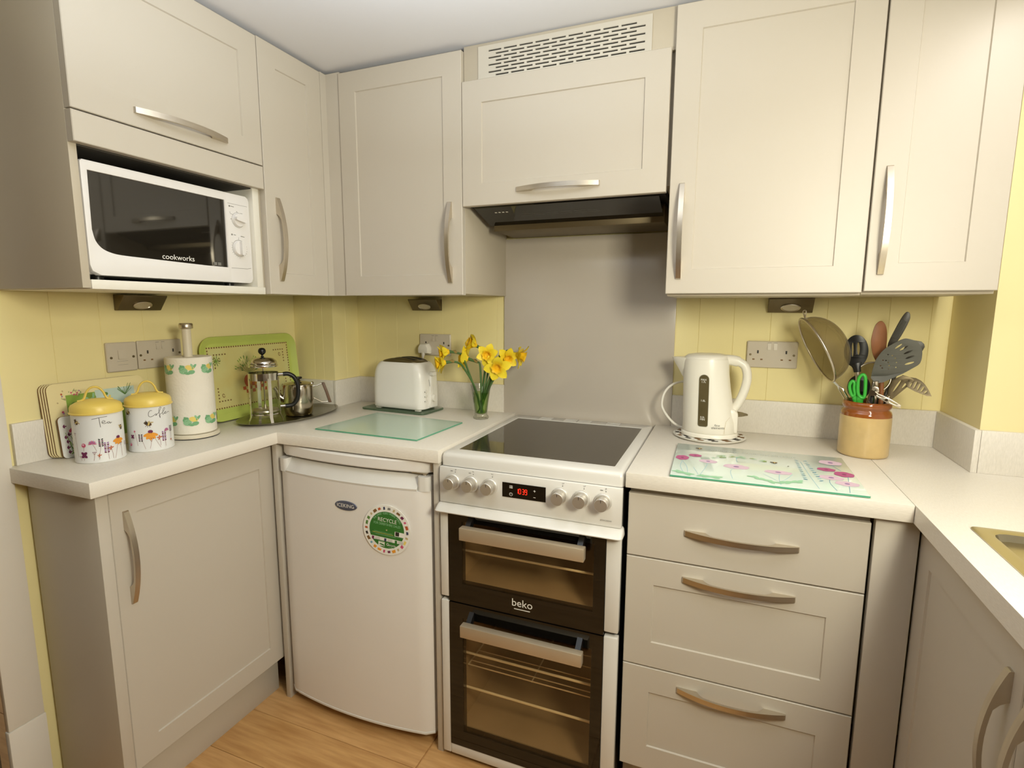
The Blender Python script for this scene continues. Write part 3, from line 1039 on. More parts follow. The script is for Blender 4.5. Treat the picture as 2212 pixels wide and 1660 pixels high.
# recessed grip along the top of the door
gp = MB()
gx0, gx1 = FX0 + 0.034, FX1 - 0.036
gp.loft(bow_slab(FX0, gx0, 0.8005, 0.8425, -0.525, r=0.012))
gp.loft(bow_slab(gx1, FX1, 0.8005, 0.8425, -0.525, r=0.012))
n = 20
fr_r = []
for i in range(n + 1):
    x = gx0 + (gx1 - gx0) * i / n
    yb = bow(x)
    fr_r.append([(x, yb, 0.8005), (x, yb - 0.001, 0.806), (x, yb + 0.004, 0.808), (x, yb + 0.030, 0.8415), (x, -0.526, 0.8415), (x, -0.526, 0.8005)])
gp.loft(fr_r)
finish('grip', gp, M_app, dr, angle=40)
hn = MB().lathe([(0.006, 0.8425), (0.006, 0.8505)], (FX1 - 0.022, -0.56), 12).box(FX1 - 0.06, FX1 - 0.01, -0.57, -0.54, 0.8475, 0.8505)
each('hinge', hn, M_steel, t)
ft = MB()
for x in (FX0 + 0.04, FX1 - 0.04):
    for y in (-0.50, -0.07):
        ft.lathe([(0.016, 0.0), (0.016, 0.035)], (x, y), 12)
each('foot', ft, M_blk, t)
bmk = MB()
bx, bz = -0.306, 0.7325
rb = []
for s, dy in ((1.0, 0.0), (0.98, -0.002), (0.9, -0.0028)):
    rb.append([(bx + 0.0395 * s * math.cos(a), bow(bx + 0.0395 * s * math.cos(a)) + dy, bz + 0.0145 * s * math.sin(a)) for a in [2 * PI * i / 32 for i in range(32)]])
bdg = finish('badge', MB().loft(rb), mat('badge_slate', (96, 100, 118), 0.25, 0.3), dr, angle=60)
bl = Decal().line(ell(bx, bz, 0.0355, 0.0112, 33, 0, 0, 360), 0.0008, P_navy).text('ICEKING', bx, bz, 0.0155, P_white, sx=1.05)
bl.build('badge_lettering', lambda u, v, n: Vec((u, bow(u) - 0.0028 - n, v)), bdg)

# recycling wheel magnet on the fridge door
mx, mz, mr = -0.1685, 0.677, 0.0755
tilt = math.atan2(bow(mx + 0.03) - bow(mx - 0.03), 0.06)
MM = Mat.Translation((mx, bow(mx) - 0.0012, mz)) @ Mat.Rotation(tilt, 4, 'Z') @ Mat.Rotation(R(5), 4, 'Y')
wm = MB()
wm.loft([[(mr * math.cos(a), 0.0, mr * math.sin(a)) for a in [2 * PI * i / 48 for i in range(48)]], [(mr * math.cos(a), -0.0018, mr * math.sin(a)) for a in [2 * PI * i / 48 for i in range(48)]]])
wm.xf(MM)
t = thing('fridge_magnet', 'round green and white recycling wheel magnet on the fridge door', 'magnet', MM.translation)
mo = finish('disc', wm, P_white, t, angle=60)
md = Decal()
iw = 0.0555
md.poly(ell(0, 0, iw, iw, 40, 0, 196, -16), P_mgreen)
md.poly([(-0.0534, -0.0155), (0.0534, -0.0155), (0.050, -0.024), (-0.050, -0.024)][::-1], P_mgreen)
md.poly(ell(0, 0, iw, iw, 30, 0, 218, 322), P_mgreen)
md.rect(0.026, 0.0555, -0.013, 0.001, P_white).rect(0.028, 0.040, -0.0115, 0.0005, P_dark)
md.text('RECYCLE', 0, 0.0290, 0.0165, P_white, sx=0.9).text('FOR DERBYSHIRE DALES', 0, 0.0165, 0.0105, P_green2, sx=0.75)
md.arc_text('THE WHAT GOES WHERE WHEEL', 0, 0, 0.0505, 0.0085, P_green2, 146, 34)
md.disc(0, 0, 0.0022, 0.0022, P_tan)
md.rect(-0.040, 0.018, -0.0090, -0.0083, P_green2).rect(-0.045, 0.022, -0.0125, -0.0116, P_lemon).rect(-0.035, 0.03, -0.0172, -0.0164, P_green2)
for x, c in ((-0.046, P_plum), (-0.006, P_navy), (0.028, P_mgreen)):
    md.rect(x, x + 0.007, -0.0345, -0.0255, c)
    for k in range(3):
        md.rect(x + 0.010, x + 0.026, -0.0335 + k * 0.003, -0.0327 + k * 0.003, P_grey)
md.rect(-0.024, -0.004, -0.051, -0.0375, P_white).poly([(-0.023, -0.046), (-0.005, -0.050), (-0.005, -0.0455), (-0.016, -0.043)], P_mgreen).rect(-0.0225, -0.0055, -0.0405, -0.039, P_grass)
md.line(ell(0.006, -0.0425, 0.0035, 0.0035, 13, 0, 40, 360), 0.0013, P_white).text('recycle', 0.019, -0.0435, 0.0088, P_white).rect(0.008, 0.028, -0.0505, -0.0497, P_green2)
pal = [P_navy, P_rust, P_brown, P_tan, P_grass2, P_grass2, P_rust, P_dark, P_brown, P_blue, P_orange, P_orange, P_pink, P_plum, P_orange, P_tan, P_pink, P_lemon, P_tan, P_navy, P_rust, P_pink, P_plum, P_brown, P_tan, P_grey]
for k, c in enumerate(pal):
    a = R(100 + k * 360.0 / len(pal))
    x, y = 0.0655 * math.cos(a), 0.0655 * math.sin(a)
    w_, h_ = 0.0032 + 0.0015 * (k % 3), 0.0048 - 0.001 * (k % 2)
    md.poly([(x + w_ * px * math.cos(a - PI / 2) - h_ * py * math.sin(a - PI / 2), y + w_ * px * math.sin(a - PI / 2) + h_ * py * math.cos(a - PI / 2)) for px, py in ((-1, -1), (1, -0.7), (0.8, 1), (-0.9, 0.8))], c)
md.build('wheel_print', lambda u, v, n: MM @ Vec((u, -0.0018 - n, v)), mo, lift=0.0002, step=0.000006)

# ------------------------------------------------------------------ microwave
XM = -0.562
MY0, MY1, MZ0, MZ1 = -1.0775, -0.6525, 1.3805, 1.6165
t = thing('microwave', 'white microwave oven with dark glass door in the open niche', 'microwave', (-0.72, -0.865, 1.369))
finish('case', MB().box(-0.875, XM - 0.022, MY0 + 0.004, MY1 - 0.004, MZ0 + 0.002, MZ1 - 0.002), M_mw, t, bevel=0.004)


def fx(y, z, n):            # point on the microwave front
    return Vec((XM + n, y, z))


def mwplate(outer, holes, x0, thick, bevel, mats, name, par):
    Mx = Mat(((0, 0, 1, x0), (1, 0, 0, 0), (0, 1, 0, 0), (0, 0, 0, 1)))
    return finish(name, MB().raw(plate_vf(outer, holes, thick, bevel), Mx), mats, par, angle=40, weld=True)


win = [(-1.0665, 1.5985), (-0.7300, 1.5975), (-0.7310, 1.4180)]
curve = [(-0.80, 1.4185), (-0.87, 1.4205), (-0.95, 1.4230), (-1.01, 1.4250), (-1.035, 1.4290), (-1.052, 1.4370), (-1.0635, 1.4520), (-1.0685, 1.4750)]
win = win + [(p_.x, p_.y) for p_ in smooth_path([(a, b, 0) for a, b in curve], 5)]
d = mwplate([(MY0, MZ1 - 0.004), (MY0 + 0.004, MZ1), (-0.7265, MZ1), (-0.7265, MZ0 + 0.0), (MY0 + 0.02, MZ0), (MY0 + 0.004, MZ0 + 0.008), (MY0, MZ0 + 0.02)], [win], XM - 0.010, 0.019, 0.001, M_mw, 'door', t)
mwplate(win, [], XM - 0.009, 0.012, 0, M_mwglass, 'door_glass', d)
ld = Decal().text('cookworks', -0.873, 1.4322, 0.0180, P_white, sx=1.05).rect(-0.775, -0.765, 1.4225, 1.4300, P_grey).rect(-0.763, -0.753, 1.4225, 1.4300, P_grey)
ld.build('logo', lambda u, v, n: fx(u, v, n - 0.0021), d)
cp = mwplate([(-0.7250, MZ1), (MY1 + 0.016 - 0.016 - 0.010, MZ1), (MY1 - 0.003, MZ1 - 0.004), (MY1, MZ1 - 0.012), (MY1, MZ0 + 0.012), (MY1 - 0.004, MZ0 + 0.003), (MY1 - 0.012, MZ0), (-0.7250, MZ0)],
             [], XM - 0.010, 0.018, 0.001, M_mw, 'control_panel', t)
for (y, z, r_, rot) in ((-0.6915, 1.5495, 0.0185, R(80)), (-0.6925, 1.4735, 0.0205, 0)):
    kb = MB()
    Mk = Mat.Translation((XM - 0.0005, y, z)) @ Mat.Rotation(PI / 2, 4, 'Y')
    kb.lathe([(r_, 0), (r_ * 0.96, 0.006), (r_ * 0.9, 0.0075), (0.0001, 0.0078)], n=28)
    Lb = r_ * 0.93
    kb.loft([rr3(rrect(-Lb, Lb, -0.0052, 0.0052, 0.004, 4), 0.006), rr3(rrect(-Lb, Lb, -0.0045, 0.0045, 0.004, 4), 0.0165)])
    kb.xf(Mk @ Mat.Rotation(rot, 4, 'Z'))
    finish('dial', kb, M_mw, t, angle=40)
pd = Decal()
pd.line(ell(-0.6915, 1.5495, 0.0200, 0.0200, 33, 0, 0, 360), 0.0007, P_grey).line(ell(-0.6925, 1.4735, 0.0223, 0.0223, 33, 0, 0, 360), 0.0010, P_grey)
pd.line([(-0.7225, 1.5905), (-0.658, 1.5905)], 0.0007, P_grey).line([(-0.7225, 1.4185), (-0.67, 1.4190), (-0.657, 1.4215)], 0.0009, P_grey)
pd.disc(-0.7165, 1.5835, 0.0025, 0.0025, P_grey).line([(-0.713, 1.5835), (-0.702, 1.583)], 0.0016, P_grey)
pd.disc(-0.7140, 1.5085, 0.0025, 0.0025, P_grey).line([(-0.709, 1.5085), (-0.7015, 1.508)], 0.0016, P_grey).line([(-0.686, 1.507), (-0.673, 1.506)], 0.0016, P_grey)
pd.line([(-0.7165, 1.569), (-0.715, 1.564), (-0.706, 1.562)], 0.0009, P_grey).line([(-0.695, 1.573), (-0.692, 1.570)], 0.0014, P_grey).line([(-0.683, 1.5695), (-0.675, 1.569)], 0.0010, P_grey)
pd.line([(-0.7155, 1.550), (-0.7125, 1.5495)], 0.0014, P_grey).line([(-0.669, 1.552), (-0.667, 1.550)], 0.001, P_grey).line([(-0.6935, 1.503), (-0.6935, 1.4965)], 0.0008, P_grey)
for k in range(16):
    a = R(150 + k * 15)
    pd.line([(-0.6925 + 0.0238 * math.cos(a), 1.4735 + 0.0238 * math.sin(a)), (-0.6925 + (0.0258 + 0.0016 * (k % 4 == 0)) * math.cos(a), 1.4735 + (0.0258 + 0.0016 * (k % 4 == 0)) * math.sin(a))], 0.0008, P_grey)
pd.build('panel_print', lambda u, v, n: fx(u, v, n - 0.0000), cp)
ft = MB()
for y in (MY0 + 0.04, MY1 - 0.04):
    for x in (-0.61, -0.83):
        ft.lathe([(0.012, 1.3692), (0.012, MZ0 + 0.003)], (x, y), 12)
each('foot', ft, M_blk, t)
single('microwave_cable', MB().tube(smooth_path([(-0.85, -0.93, 1.6175), (-0.83, -0.92, 1.624), (-0.80, -0.905, 1.632), (-0.79, -0.90, 1.6445)]), 0.0035, 8), M_blk,
       'black mains cable running up behind the microwave', 'cable', (-0.82, -0.91, 1.62))

# ------------------------------------------------------------------ under-cabinet lights
def wedge_light(c, wd, face, label, depth=0.046, h=0.049):
    """face: direction along the wall and out of the wall"""
    cx, cy = c
    ax, out = face
    ax, out = Vec(ax), Vec(out)
    O = Vec((cx, cy, 0))
    zt, zb = ZB - 0.0065, ZB - h - 0.0005
    t = thing('under_cabinet_light', label, 'light', (cx, cy, zb), 'triangular lights under the wall cabinets')

    def P(u, o_, z):
        return O + ax * u + out * o_ + Vec((0, 0, z))
    hw = wd / 2
    prof = [(0.001, zt), (depth, zt), (depth, zt - 0.004), (0.014, zb), (0.001, zb)]
    mb = MB().loft([[P(-hw, a, b) for a, b in prof], [P(hw, a, b) for a, b in prof]])
    finish('housing', mb, M_steel_d, t, bevel=0.001)
    p0, p1 = Vec((depth, zt - 0.004)), Vec((0.014, zb))
    sl = (p1 - p0).normalized()
    nn = Vec((-sl.y, sl.x))
    if nn.y > 0:
        nn = -nn
    ctr = p0 + (p1 - p0) * 0.60

    def Q(u, v, n_):
        q = ctr + sl * v + nn * n_
        return P(u, q.x, q.y)
    rr = 0.027
    ring = MB()
    prof2 = [(rr, 0.0), (rr, 0.003), (rr * 0.9, 0.004), (rr * 0.82, 0.002)]
    ring.loft([[Q(r_ * math.cos(2 * PI * i / 28), 0.5 * r_ * math.sin(2 * PI * i / 28), n_) for i in range(28)] for r_, n_ in prof2], cap=False)
    finish('lens_ring', ring, M_steel, t)
    finish('lens', MB().loft([[Q(r_ * math.cos(2 * PI * i / 28), 0.5 * r_ * math.sin(2 * PI * i / 28), n_) for i in range(28)] for r_, n_ in ((rr * 0.84, 0.0005), (rr * 0.83, 0.0022))]), M_lens, t)


wedge_light((XL, -0.769), 0.126, ((0, 1, 0), (1, 0, 0)), 'triangular steel light below the microwave')
wedge_light((-0.372, 0.0), 0.124, ((1, 0, 0), (0, -1, 0)), 'triangular steel light on the wall above the toaster')
wedge_light((0.8825, 0.0), 0.120, ((1, 0, 0), (0, -1, 0)), 'triangular steel light on the wall above the sieve')


# ------------------------------------------------------------------ sockets and switch
def wall_plate(c, wd, ht, ax, out, label, kind, name):
    c, ax, out = Vec(c), Vec(ax), Vec(out)

    def P(u, v, n_):
        return c + ax * u + out * n_ + Vec((0, 0, v))
    t = thing(name, label, 'socket' if kind == 'double' else 'switch', c)
    Mx = Mat(((ax.x, 0, out.x, 0), (ax.y, 0, out.y, 0), (0, 1, 0, 0), (0, 0, 0, 1)))
    Mx = Mat.Translation(c) @ Mx
    rings = []
    for i, n_ in ((0, 0.0008), (0, 0.0065), (0.0025, 0.0088)):
        rings.append([Mx @ Vec((a, b, n_)) for a, b in rrect(-wd / 2 + i, wd / 2 - i, -ht / 2 + i, ht / 2 - i, 0.004, 4)])
    pl = finish('face_plate', MB().loft(rings), M_plate, t, angle=30)
    sw = MB()

    def rock(u):
        sw.add([P(u - 0.0048, 0.0345, 0.0082), P(u + 0.0048, 0.0345, 0.0082), P(u + 0.0048, 0.0145, 0.0082), P(u - 0.0048, 0.0145, 0.0082),
                P(u - 0.0048, 0.0345, 0.0092), P(u + 0.0048, 0.0345, 0.0092), P(u + 0.0048, 0.0145, 0.0118), P(u - 0.0048, 0.0145, 0.0118)],
               [(0, 1, 2, 3), (4, 7, 6, 5), (0, 4, 5, 1), (1, 5, 6, 2), (2, 6, 7, 3), (3, 7, 4, 0)])
    d_ = Decal()
    sc = MB()
    if kind == 'double':
        for s in (-1, 1):
            sw = MB()
            rock(s * 0.0085)
            finish('rocker_switch', sw, M_plate, t, angle=25)
            u = s * 0.0395
            d_.rect(u - 0.0024, u + 0.0024, 0.003, 0.0125, P_dark)
            d_.rect(u - 0.0145, u - 0.0080, -0.0175, -0.0135, P_brown).rect(u + 0.0080, u + 0.0145, -0.0175, -0.0135, P_brown)
            d_.line([(s * 0.0085 - 0.0055, 0.0355), (s * 0.0085 + 0.0055, 0.0355)], 0.001, P_grey)
        su = 0.0605
    else:
        sw = MB()
        Pk = [(-0.012, 0.020), (0.010, 0.020), (0.010, -0.006), (-0.012, -0.006)]
        sw.loft([[P(a, b, 0.0082) for a, b in Pk], [P(a, b, 0.0098 if b > 0 else 0.012) for a, b in Pk]])
        finish('rocker_switch', sw, M_plate, t, angle=25)
        d_.line([(-0.016, -0.012), (0.014, -0.012)], 0.0006, P_grey).line([(-0.014, -0.022), (0.014, -0.022)], 0.0006, P_grey)
        su = 0.0305
    for s in (-1, 1):
        sc.loft([[P(s * su + r_ * math.cos(2 * PI * i / 14), -0.001 + r_ * math.sin(2 * PI * i / 14), n_) for i in range(14)] for r_, n_ in ((0.0036, 0.0086), (0.0034, 0.0098), (0.0018, 0.0098))])
    each('screw', sc, M_steel_d, t)
    d_.build('pin_slots', lambda u, v, n_: P(u, v, 0.0088 + n_), pl)
    return t


wall_plate((-0.340, 0.0, 1.1695), 0.136, 0.083, (1, 0, 0), (0, -1, 0), 'double wall socket behind the toaster with a white plug in it', 'double', 'double_socket')
wall_plate((0.8425, 0.0, 1.173), 0.142, 0.082, (1, 0, 0), (0, -1, 0), 'double wall socket between the kettle and the sieve', 'double', 'double_socket')
wall_plate((XL, -0.715, 1.171), 0.136, 0.083, (0, 1, 0), (1, 0, 0), 'double wall socket behind the kitchen roll', 'double', 'double_socket')
wall_plate((XL, -0.827, 1.170), 0.083, 0.083, (0, 1, 0), (1, 0, 0), 'square single switch plate above the coffee tin', 'single', 'wall_switch')
t = thing('plug', 'white plug in the socket behind the toaster', 'plug', (-0.379, -0.02, 1.155))
pgm = MB()
pts = [(-0.024, -0.018), (0.024, -0.018), (0.026, 0.004), (0.017, 0.022), (-0.017, 0.022), (-0.026, 0.004)]
pgm.loft([[(-0.379 + a * s, y, 1.153 + b * s) for a, b in pts] for s, y in ((1.0, -0.0095), (1.0, -0.022), (0.82, -0.036))])
pl = finish('plug_body', pgm, M_white, t, bevel=0.002)
cb_ = smooth_path([(-0.379, -0.030, 1.140), (-0.379, -0.034, 1.12), (-0.378, -0.032, 1.09), (-0.376, -0.0185, 1.03), (-0.37, -0.0185, 0.96), (-0.36, -0.020, 0.932)])
finish('cord', MB().tube(cb_, [0.008, 0.0075, 0.007, 0.0065, 0.006, 0.0055] + [0.0036] * (len(cb_) - 6), 10), M_white, t)


# ------------------------------------------------------------------ left worktop: tins, mats, roll, tray, coffee things
def frame_to_cam(cx, cy):
    n = Vec((cx - 0.7072, cy + 1.8287, 0)).normalized()
    return n, Vec((n.y, -n.x, 0))


def cyl_map(cx, cy, r, phi):
    return lambda u, v, n: Vec((cx + (r + n) * math.cos(phi + u / r), cy + (r + n) * math.sin(phi + u / r), v))


def bee(d, x, y, s, a=0.0):
    def P(u, v):
        return (x + s * (u * math.cos(a) - v * math.sin(a)), y + s * (u * math.sin(a) + v * math.cos(a)))

    def E_(u, v, ru, rv, m, r=0.0):
        q = P(u, v)
        d.disc(q[0], q[1], ru * s, rv * s, m, a + r, 12)
    E_(0.45, 0.55, 0.62, 0.2, P_tan, 0.5)
    E_(-0.1, 0.45, 0.5, 0.18, P_tan, 1.2)
    E_(0, 0, 0.85, 0.5, P_brown)
    E_(-0.55, 0.05, 0.42, 0.42, P_dark)
    E_(0.15, 0.0, 0.12, 0.48, P_lemon)
    E_(0.5, 0.0, 0.1, 0.38, P_dark)
    for u, v in ((-0.9, 0.7), (-1.1, -0.1), (-0.3, -0.95), (0.25, -0.95), (0.8, -0.75)):
        d.line([P(u * 0.4, v * 0.4), P(u, v)], 0.09 * s, P_dark)


def sprig(d, x0, y0, x1, y1, kind, s=0.006):
    d.line([(x0, y0), ((x0 + x1) / 2 + 0.0008, (y0 + y1) / 2), (x1, y1)], 0.0007, P_stem)
    if kind == 'daisy':
        for k in range(5):
            a = R(200 + k * 35)
            d.disc(x1 + 0.55 * s * math.cos(a), y1 - 0.15 * s + 0.6 * s * math.sin(a), 0.75 * s, 0.33 * s, P_orange, a, 10)
        d.disc(x1, y1 + 0.25 * s, 0.42 * s, 0.34 * s, P_plum)
    elif kind == 'ball':
        d.disc(x1, y1, 0.62 * s, 0.66 * s, P_pink).disc(x1 - 0.1 * s, y1 + 0.2 * s, 0.3 * s, 0.25 * s, P_ppink)
    elif kind == 'star':
        for k in range(9):
            a = R(k * 24 - 6)
            d.disc(x1 + 0.5 * s * math.cos(a), y1 + 0.5 * s * math.sin(a), 0.5 * s, 0.14 * s, P_lilac if k % 2 else P_pink, a, 8)
    elif kind == 'lav':
        for k in range(6):
            for q in (-1, 1):
                d.disc(x1 + q * 0.42 * s, y1 - k * 0.62 * s + 1.2 * s, 0.34 * s, 0.24 * s, P_lilac if (k + q) % 2 else P_plum, q * 0.6, 8)
    elif kind == 'seed':
        for k in range(5):
            for q in (-1, 1):
                d.disc(x1 + q * 0.4 * s, y1 - k * 0.55 * s + 1.0 * s, 0.32 * s, 0.2 * s, P_plum if k % 2 else P_dark, q * 0.7, 8)
    elif kind == 'fork':
        for q in (-1, 0, 1):
            d.line([(x1, y1 - s * 0.7), (x1 + q * 0.6 * s, y1 + 0.5 * s)], 0.0006, P_stem)
            d.disc(x1 + q * 0.6 * s, y1 + 0.6 * s, 0.22 * s, 0.2 * s, P_plum, 0, 8)
    elif kind == 'rust':
        for k in range(4):
            a = R(20 + k * 75)
            d.disc(x1 + 0.45 * s * math.cos(a), y1 + 0.45 * s * math.sin(a), 0.42 * s, 0.2 * s, P_rust, a, 8)
    elif kind == 'plum':
        for k in range(4):
            a = R(45 + k * 90)
            d.disc(x1 + 0.4 * s * math.cos(a), y1 + 0.5 * s * math.sin(a), 0.62 * s, 0.38 * s, P_plum, a, 10)


def tin(c, label, word, r=0.0533, h=0.1255):
    cx, cy = c
    n, lat = frame_to_cam(cx, cy)
    phi = math.atan2(-n.y, -n.x)
    t = thing('storage_tin', label, 'tin', (cx, cy, ZW), 'matching floral storage tins')
    b = finish('body', MB().lathe([(r - 0.002, ZW), (r, ZW + 0.002), (r, ZW + 0.004), (r - 0.0005, ZW + 0.006), (r - 0.0005, ZW + h)], c, 48), M_tinw, t)
    z = ZW + h
    ld = finish('lid', MB().lathe([(r + 0.001, z - 0.004), (r + 0.0032, z - 0.003), (r + 0.0034, z - 0.0005), (r + 0.0012, z + 0.001), (r + 0.0008, z + 0.012),
                                   (r - 0.002, z + 0.0175), (r - 0.010, z + 0.0225), (r - 0.013, z + 0.0235), (r - 0.020, z + 0.0275), (0.0001, z + 0.031)], c, 48), M_tiny, t, angle=50)
    hp = [(-0.036, 0.0268), (-0.027, 0.0282), (-0.0215, 0.034), (-0.017, 0.047), (-0.009, 0.0575), (0.0, 0.0605), (0.009, 0.0575), (0.017, 0.047), (0.0215, 0.034), (0.027, 0.0282), (0.036, 0.0268)]
    path = smooth_path([Vec((cx, cy, z)) + lat * u + Vec((0, 0, v)) for u, v in hp], 5)
    finish('handle', MB().tube(path, [(0.0027, 0.0048)] * len(path), 8), M_tiny, ld)
    d_ = Decal()
    return t, b, d_, cyl_map(cx, cy, r - 0.0005, phi)


t, b, d_, F = tin((-0.767, -0.978), 'white floral tin with yellow lid marked Tea', 'Tea')
K = 0.000127


def q(zx, zy):            # sketch units on the tea tin -> (arc, height)
    bl = 1605 - 0.00021 * (zx - 470) ** 2 - 0.09 * (zx - 540)
    x = max(-0.052, min(0.052, (zx - 577) * K))
    return (0.0533 * math.asin(x / 0.0533), ZW + 0.0005 + (bl - zy) * 0.000146)


def ink(pts, wd=0.0012):
    d_.line(sp2([q(*p_) for p_ in pts], 5), wd, P_ink)


ink([(485, 848), (600, 815), (730, 785)])
ink([(600, 818), (605, 900), (612, 980)])
ink([(635, 905), (680, 885), (690, 868), (660, 865), (640, 888), (655, 910), (690, 908), (730, 888)], 0.0011)
ink([(765, 875), (735, 880), (728, 900), (745, 905), (765, 885), (768, 903), (795, 882)], 0.0011)
bee(d_, *q(245, 905), 0.0085, R(-60))
bee(d_, *q(930, 960), 0.0075, R(100))
for (a0, b0_, a1, b1_, kd, s_) in ((235, 1510, 212, 1115, 'fork', .0045), (320, 1400, 325, 1300, 'ball', .008), (515, 1395, 458, 1270, 'star', .009), (548, 1490, 592, 1240, 'seed', .0075),
                                   (700, 1535, 675, 1310, 'lav', .0075), (768, 1520, 745, 1335, 'rust', .007), (795, 1520, 868, 1160, 'daisy', .0115), (908, 1480, 900, 1265, 'fork', .005),
                                   (318, 1560, 325, 1465, 'plum', .009), (460, 1560, 480, 1435, 'fork', .005), (545, 1540, 555, 1470, 'rust', .0055), (280, 1560, 270, 1500, 'fork', .003),
                                   (962, 1450, 965, 1250, 'seed', .004), (180, 1370, 178, 1290, 'fork', .003)):
    sprig(d_, *q(a0, b0_), *q(a1, b1_), kd, s_)
d_.build('tin_print', F, b)

t, b, d_, F = tin((-0.751, -0.857), 'white floral tin with yellow lid marked Coffee', 'Coffee')


def q(zx, zy):
    bl = 1425 - 0.00025 * (zx - 1200) ** 2 * 0.6 - 0.02 * (zx - 1332)
    x = max(-0.052, min(0.052, (zx - 1332) * 0.000141))
    return (0.0533 * math.asin(x / 0.0533), ZW + 0.0005 + (bl - zy) * 0.000157)


ink([(1380, 706), (1350, 708), (1322, 745), (1318, 795), (1345, 815), (1390, 800), (1425, 772)])
ink([(1425, 775), (1440, 764), (1448, 785), (1428, 792), (1450, 772), (1478, 752)], 0.0011)
ink([(1478, 752), (1512, 690), (1526, 656), (1502, 660), (1488, 720), (1502, 838), (1490, 790), (1530, 760)], 0.0011)
ink([(1530, 760), (1575, 700), (1586, 666), (1562, 680), (1545, 760), (1552, 790)], 0.0011)
ink([(1552, 775), (1590, 750), (1602, 736), (1582, 740), (1576, 765), (1600, 765), (1625, 745), (1640, 738), (1650, 750)], 0.0011)
bee(d_, *q(1300, 935), 0.0100, R(-25))
bee(d_, *q(1005, 745), 0.0090, R(30))
for (a0, b0_, a1, b1_, kd, s_) in ((1115, 1310, 1080, 1060, 'ball', .004), (1230, 1370, 1165, 1170, 'seed', .0075), (1300, 1365, 1330, 1215, 'fork', .007), (1470, 1355, 1325, 1090, 'daisy', .0135),
                                   (1470, 1320, 1462, 1180, 'rust', .008), (1552, 1335, 1535, 1140, 'lav', .0075), (1575, 1090, 1580, 1060, 'star', .007), (1640, 1200, 1645, 1030, 'seed', .006),
                                   (1660, 1270, 1640, 1230, 'rust', .004), (1050, 1215, 1048, 1150, 'plum', .006), (1015, 1300, 1015, 1290, 'ball', .006)):
    sprig(d_, *q(a0, b0_), *q(a1, b1_), kd, s_)
d_.build('tin_print', F, b)


# placemats and coaster leaning on the left wall
def leaning(x_bot, lean, y0, y1, h, th, r):
    """map (along wall, up, out) for a board leaning back against the left wall"""
    a = math.asin(lean)
    return lambda u, v, n: Vec((x_bot + n * math.cos(a) - v * math.sin(a), u, ZW + 0.0005 + v * math.cos(a) + (n + th) * math.sin(a)))


lab = ['front placemat of the four, cream with a green garden picture', 'second placemat from the front of the leaning four',
       'third placemat from the front of the leaning four', 'rearmost placemat of the four, against the upstand']
for k in range(4):
    F = leaning(-0.8575 - 0.0052 * k, 0.088, 0, 0, 0, 0.0046, 0)
    y0, y1, h = -1.0275 - 0.0028 * k, -0.786 - 0.004 * k, 0.190
    sh_ = rrect(y0, y1, 0.0, h, 0.016, 5)
    t = thing('placemat', lab[k], 'placemat', F(y0 + 0.1, 0, 0), 'cream placemats leaning on the wall')
    bo = finish('mat_board', MB().loft([[F(a, b, -0.0046) for a, b in sh_], [F(a, b, -0.0006) for a, b in sh_]]), M_cork, t, angle=40)
    fa_ = finish('mat_face', MB().loft([[F(a, b, -0.0006) for a, b in sh_], [F(a, b, 0.0) for a, b in sh_]]), M_matcream, t, angle=40)
    if k == 0:
        random.seed(3)
        d_ = Decal()
        d_.rect(y0 + 0.040, y1 - 0.028, 0.030, 0.158, P_grass)
        d_.rect(y0 + 0.110, y1 - 0.028, 0.118, 0.162, P_sky)
        for i in range(70):
            u, v = random.uniform(y0 + 0.042, y0 + 0.15), random.uniform(0.05, 0.150)
            d_.disc(u, v, random.uniform(0.003, 0.009), random.uniform(0.002, 0.005), random.choice([P_grass, P_grass2, P_green2, P_grass, P_lemon]), random.uniform(0, 3), 8)
        for i in range(34):
            tt = random.random()
            u, v = (y0 + 0.030 + random.uniform(-0.012, 0.012), random.uniform(0.02, 0.165)) if i % 2 else (random.uniform(y0 + 0.03, y0 + 0.085), 0.163 + random.uniform(-0.008, 0.008))
            if i % 3:
                d_.disc(u, v, random.uniform(0.0018, 0.0036), random.uniform(0.0014, 0.003), random.choice([P_rust, P_ppink, P_pink, P_lilac, P_tan]), random.uniform(0, 3), 8)
            else:
                d_.line([(u, v), (u + random.uniform(-0.012, 0.012), v + random.uniform(-0.012, 0.012))], 0.001, P_grass2)
        for i in range(12):
            d_.line([(y1 - 0.055, 0.140), (y1 - 0.055 + random.uniform(-0.02, 0.02), 0.150 + random.uniform(0, 0.022))], 0.0011, P_grass2)
        for i in range(10):
            d_.line([(y0 + 0.035, 0.028), (y0 + 0.035 + random.uniform(-0.012, 0.02), 0.028 + random.uniform(0, 0.022))], 0.0012, P_grass2)
        d_.build('picture', F, fa_, lift=0.0002, step=0.000005)
F = leaning(-0.842, 0.088, 0, 0, 0, 0.006, 0)
y0, y1, h = -1.0215, -0.9165, 0.107
sh_ = rrect(y0, y1, 0.0, h, 0.010, 5)
t = thing('coaster', 'small floral coaster between the placemats and the Tea tin', 'coaster', F(y0 + 0.05, 0, 0))
bo = finish('coaster_board', MB().loft([[F(a, b, -0.006) for a, b in sh_], [F(a, b, -0.0006) for a, b in sh_]]), M_cork, t, angle=40)
fa_ = finish('coaster_face', MB().loft([[F(a, b, -0.0006) for a, b in sh_], [F(a, b, 0.0) for a, b in sh_]]), M_tinw, t, angle=40)
d_ = Decal()
for i in range(26):
    d_.line([(y0 + 0.02 + (i % 7) * 0.004, 0.008), (y0 + 0.012 + (i % 9) * 0.007, 0.03 + (i % 5) * 0.009)], 0.0012, [P_grass, P_grass2, P_green2][i % 3])
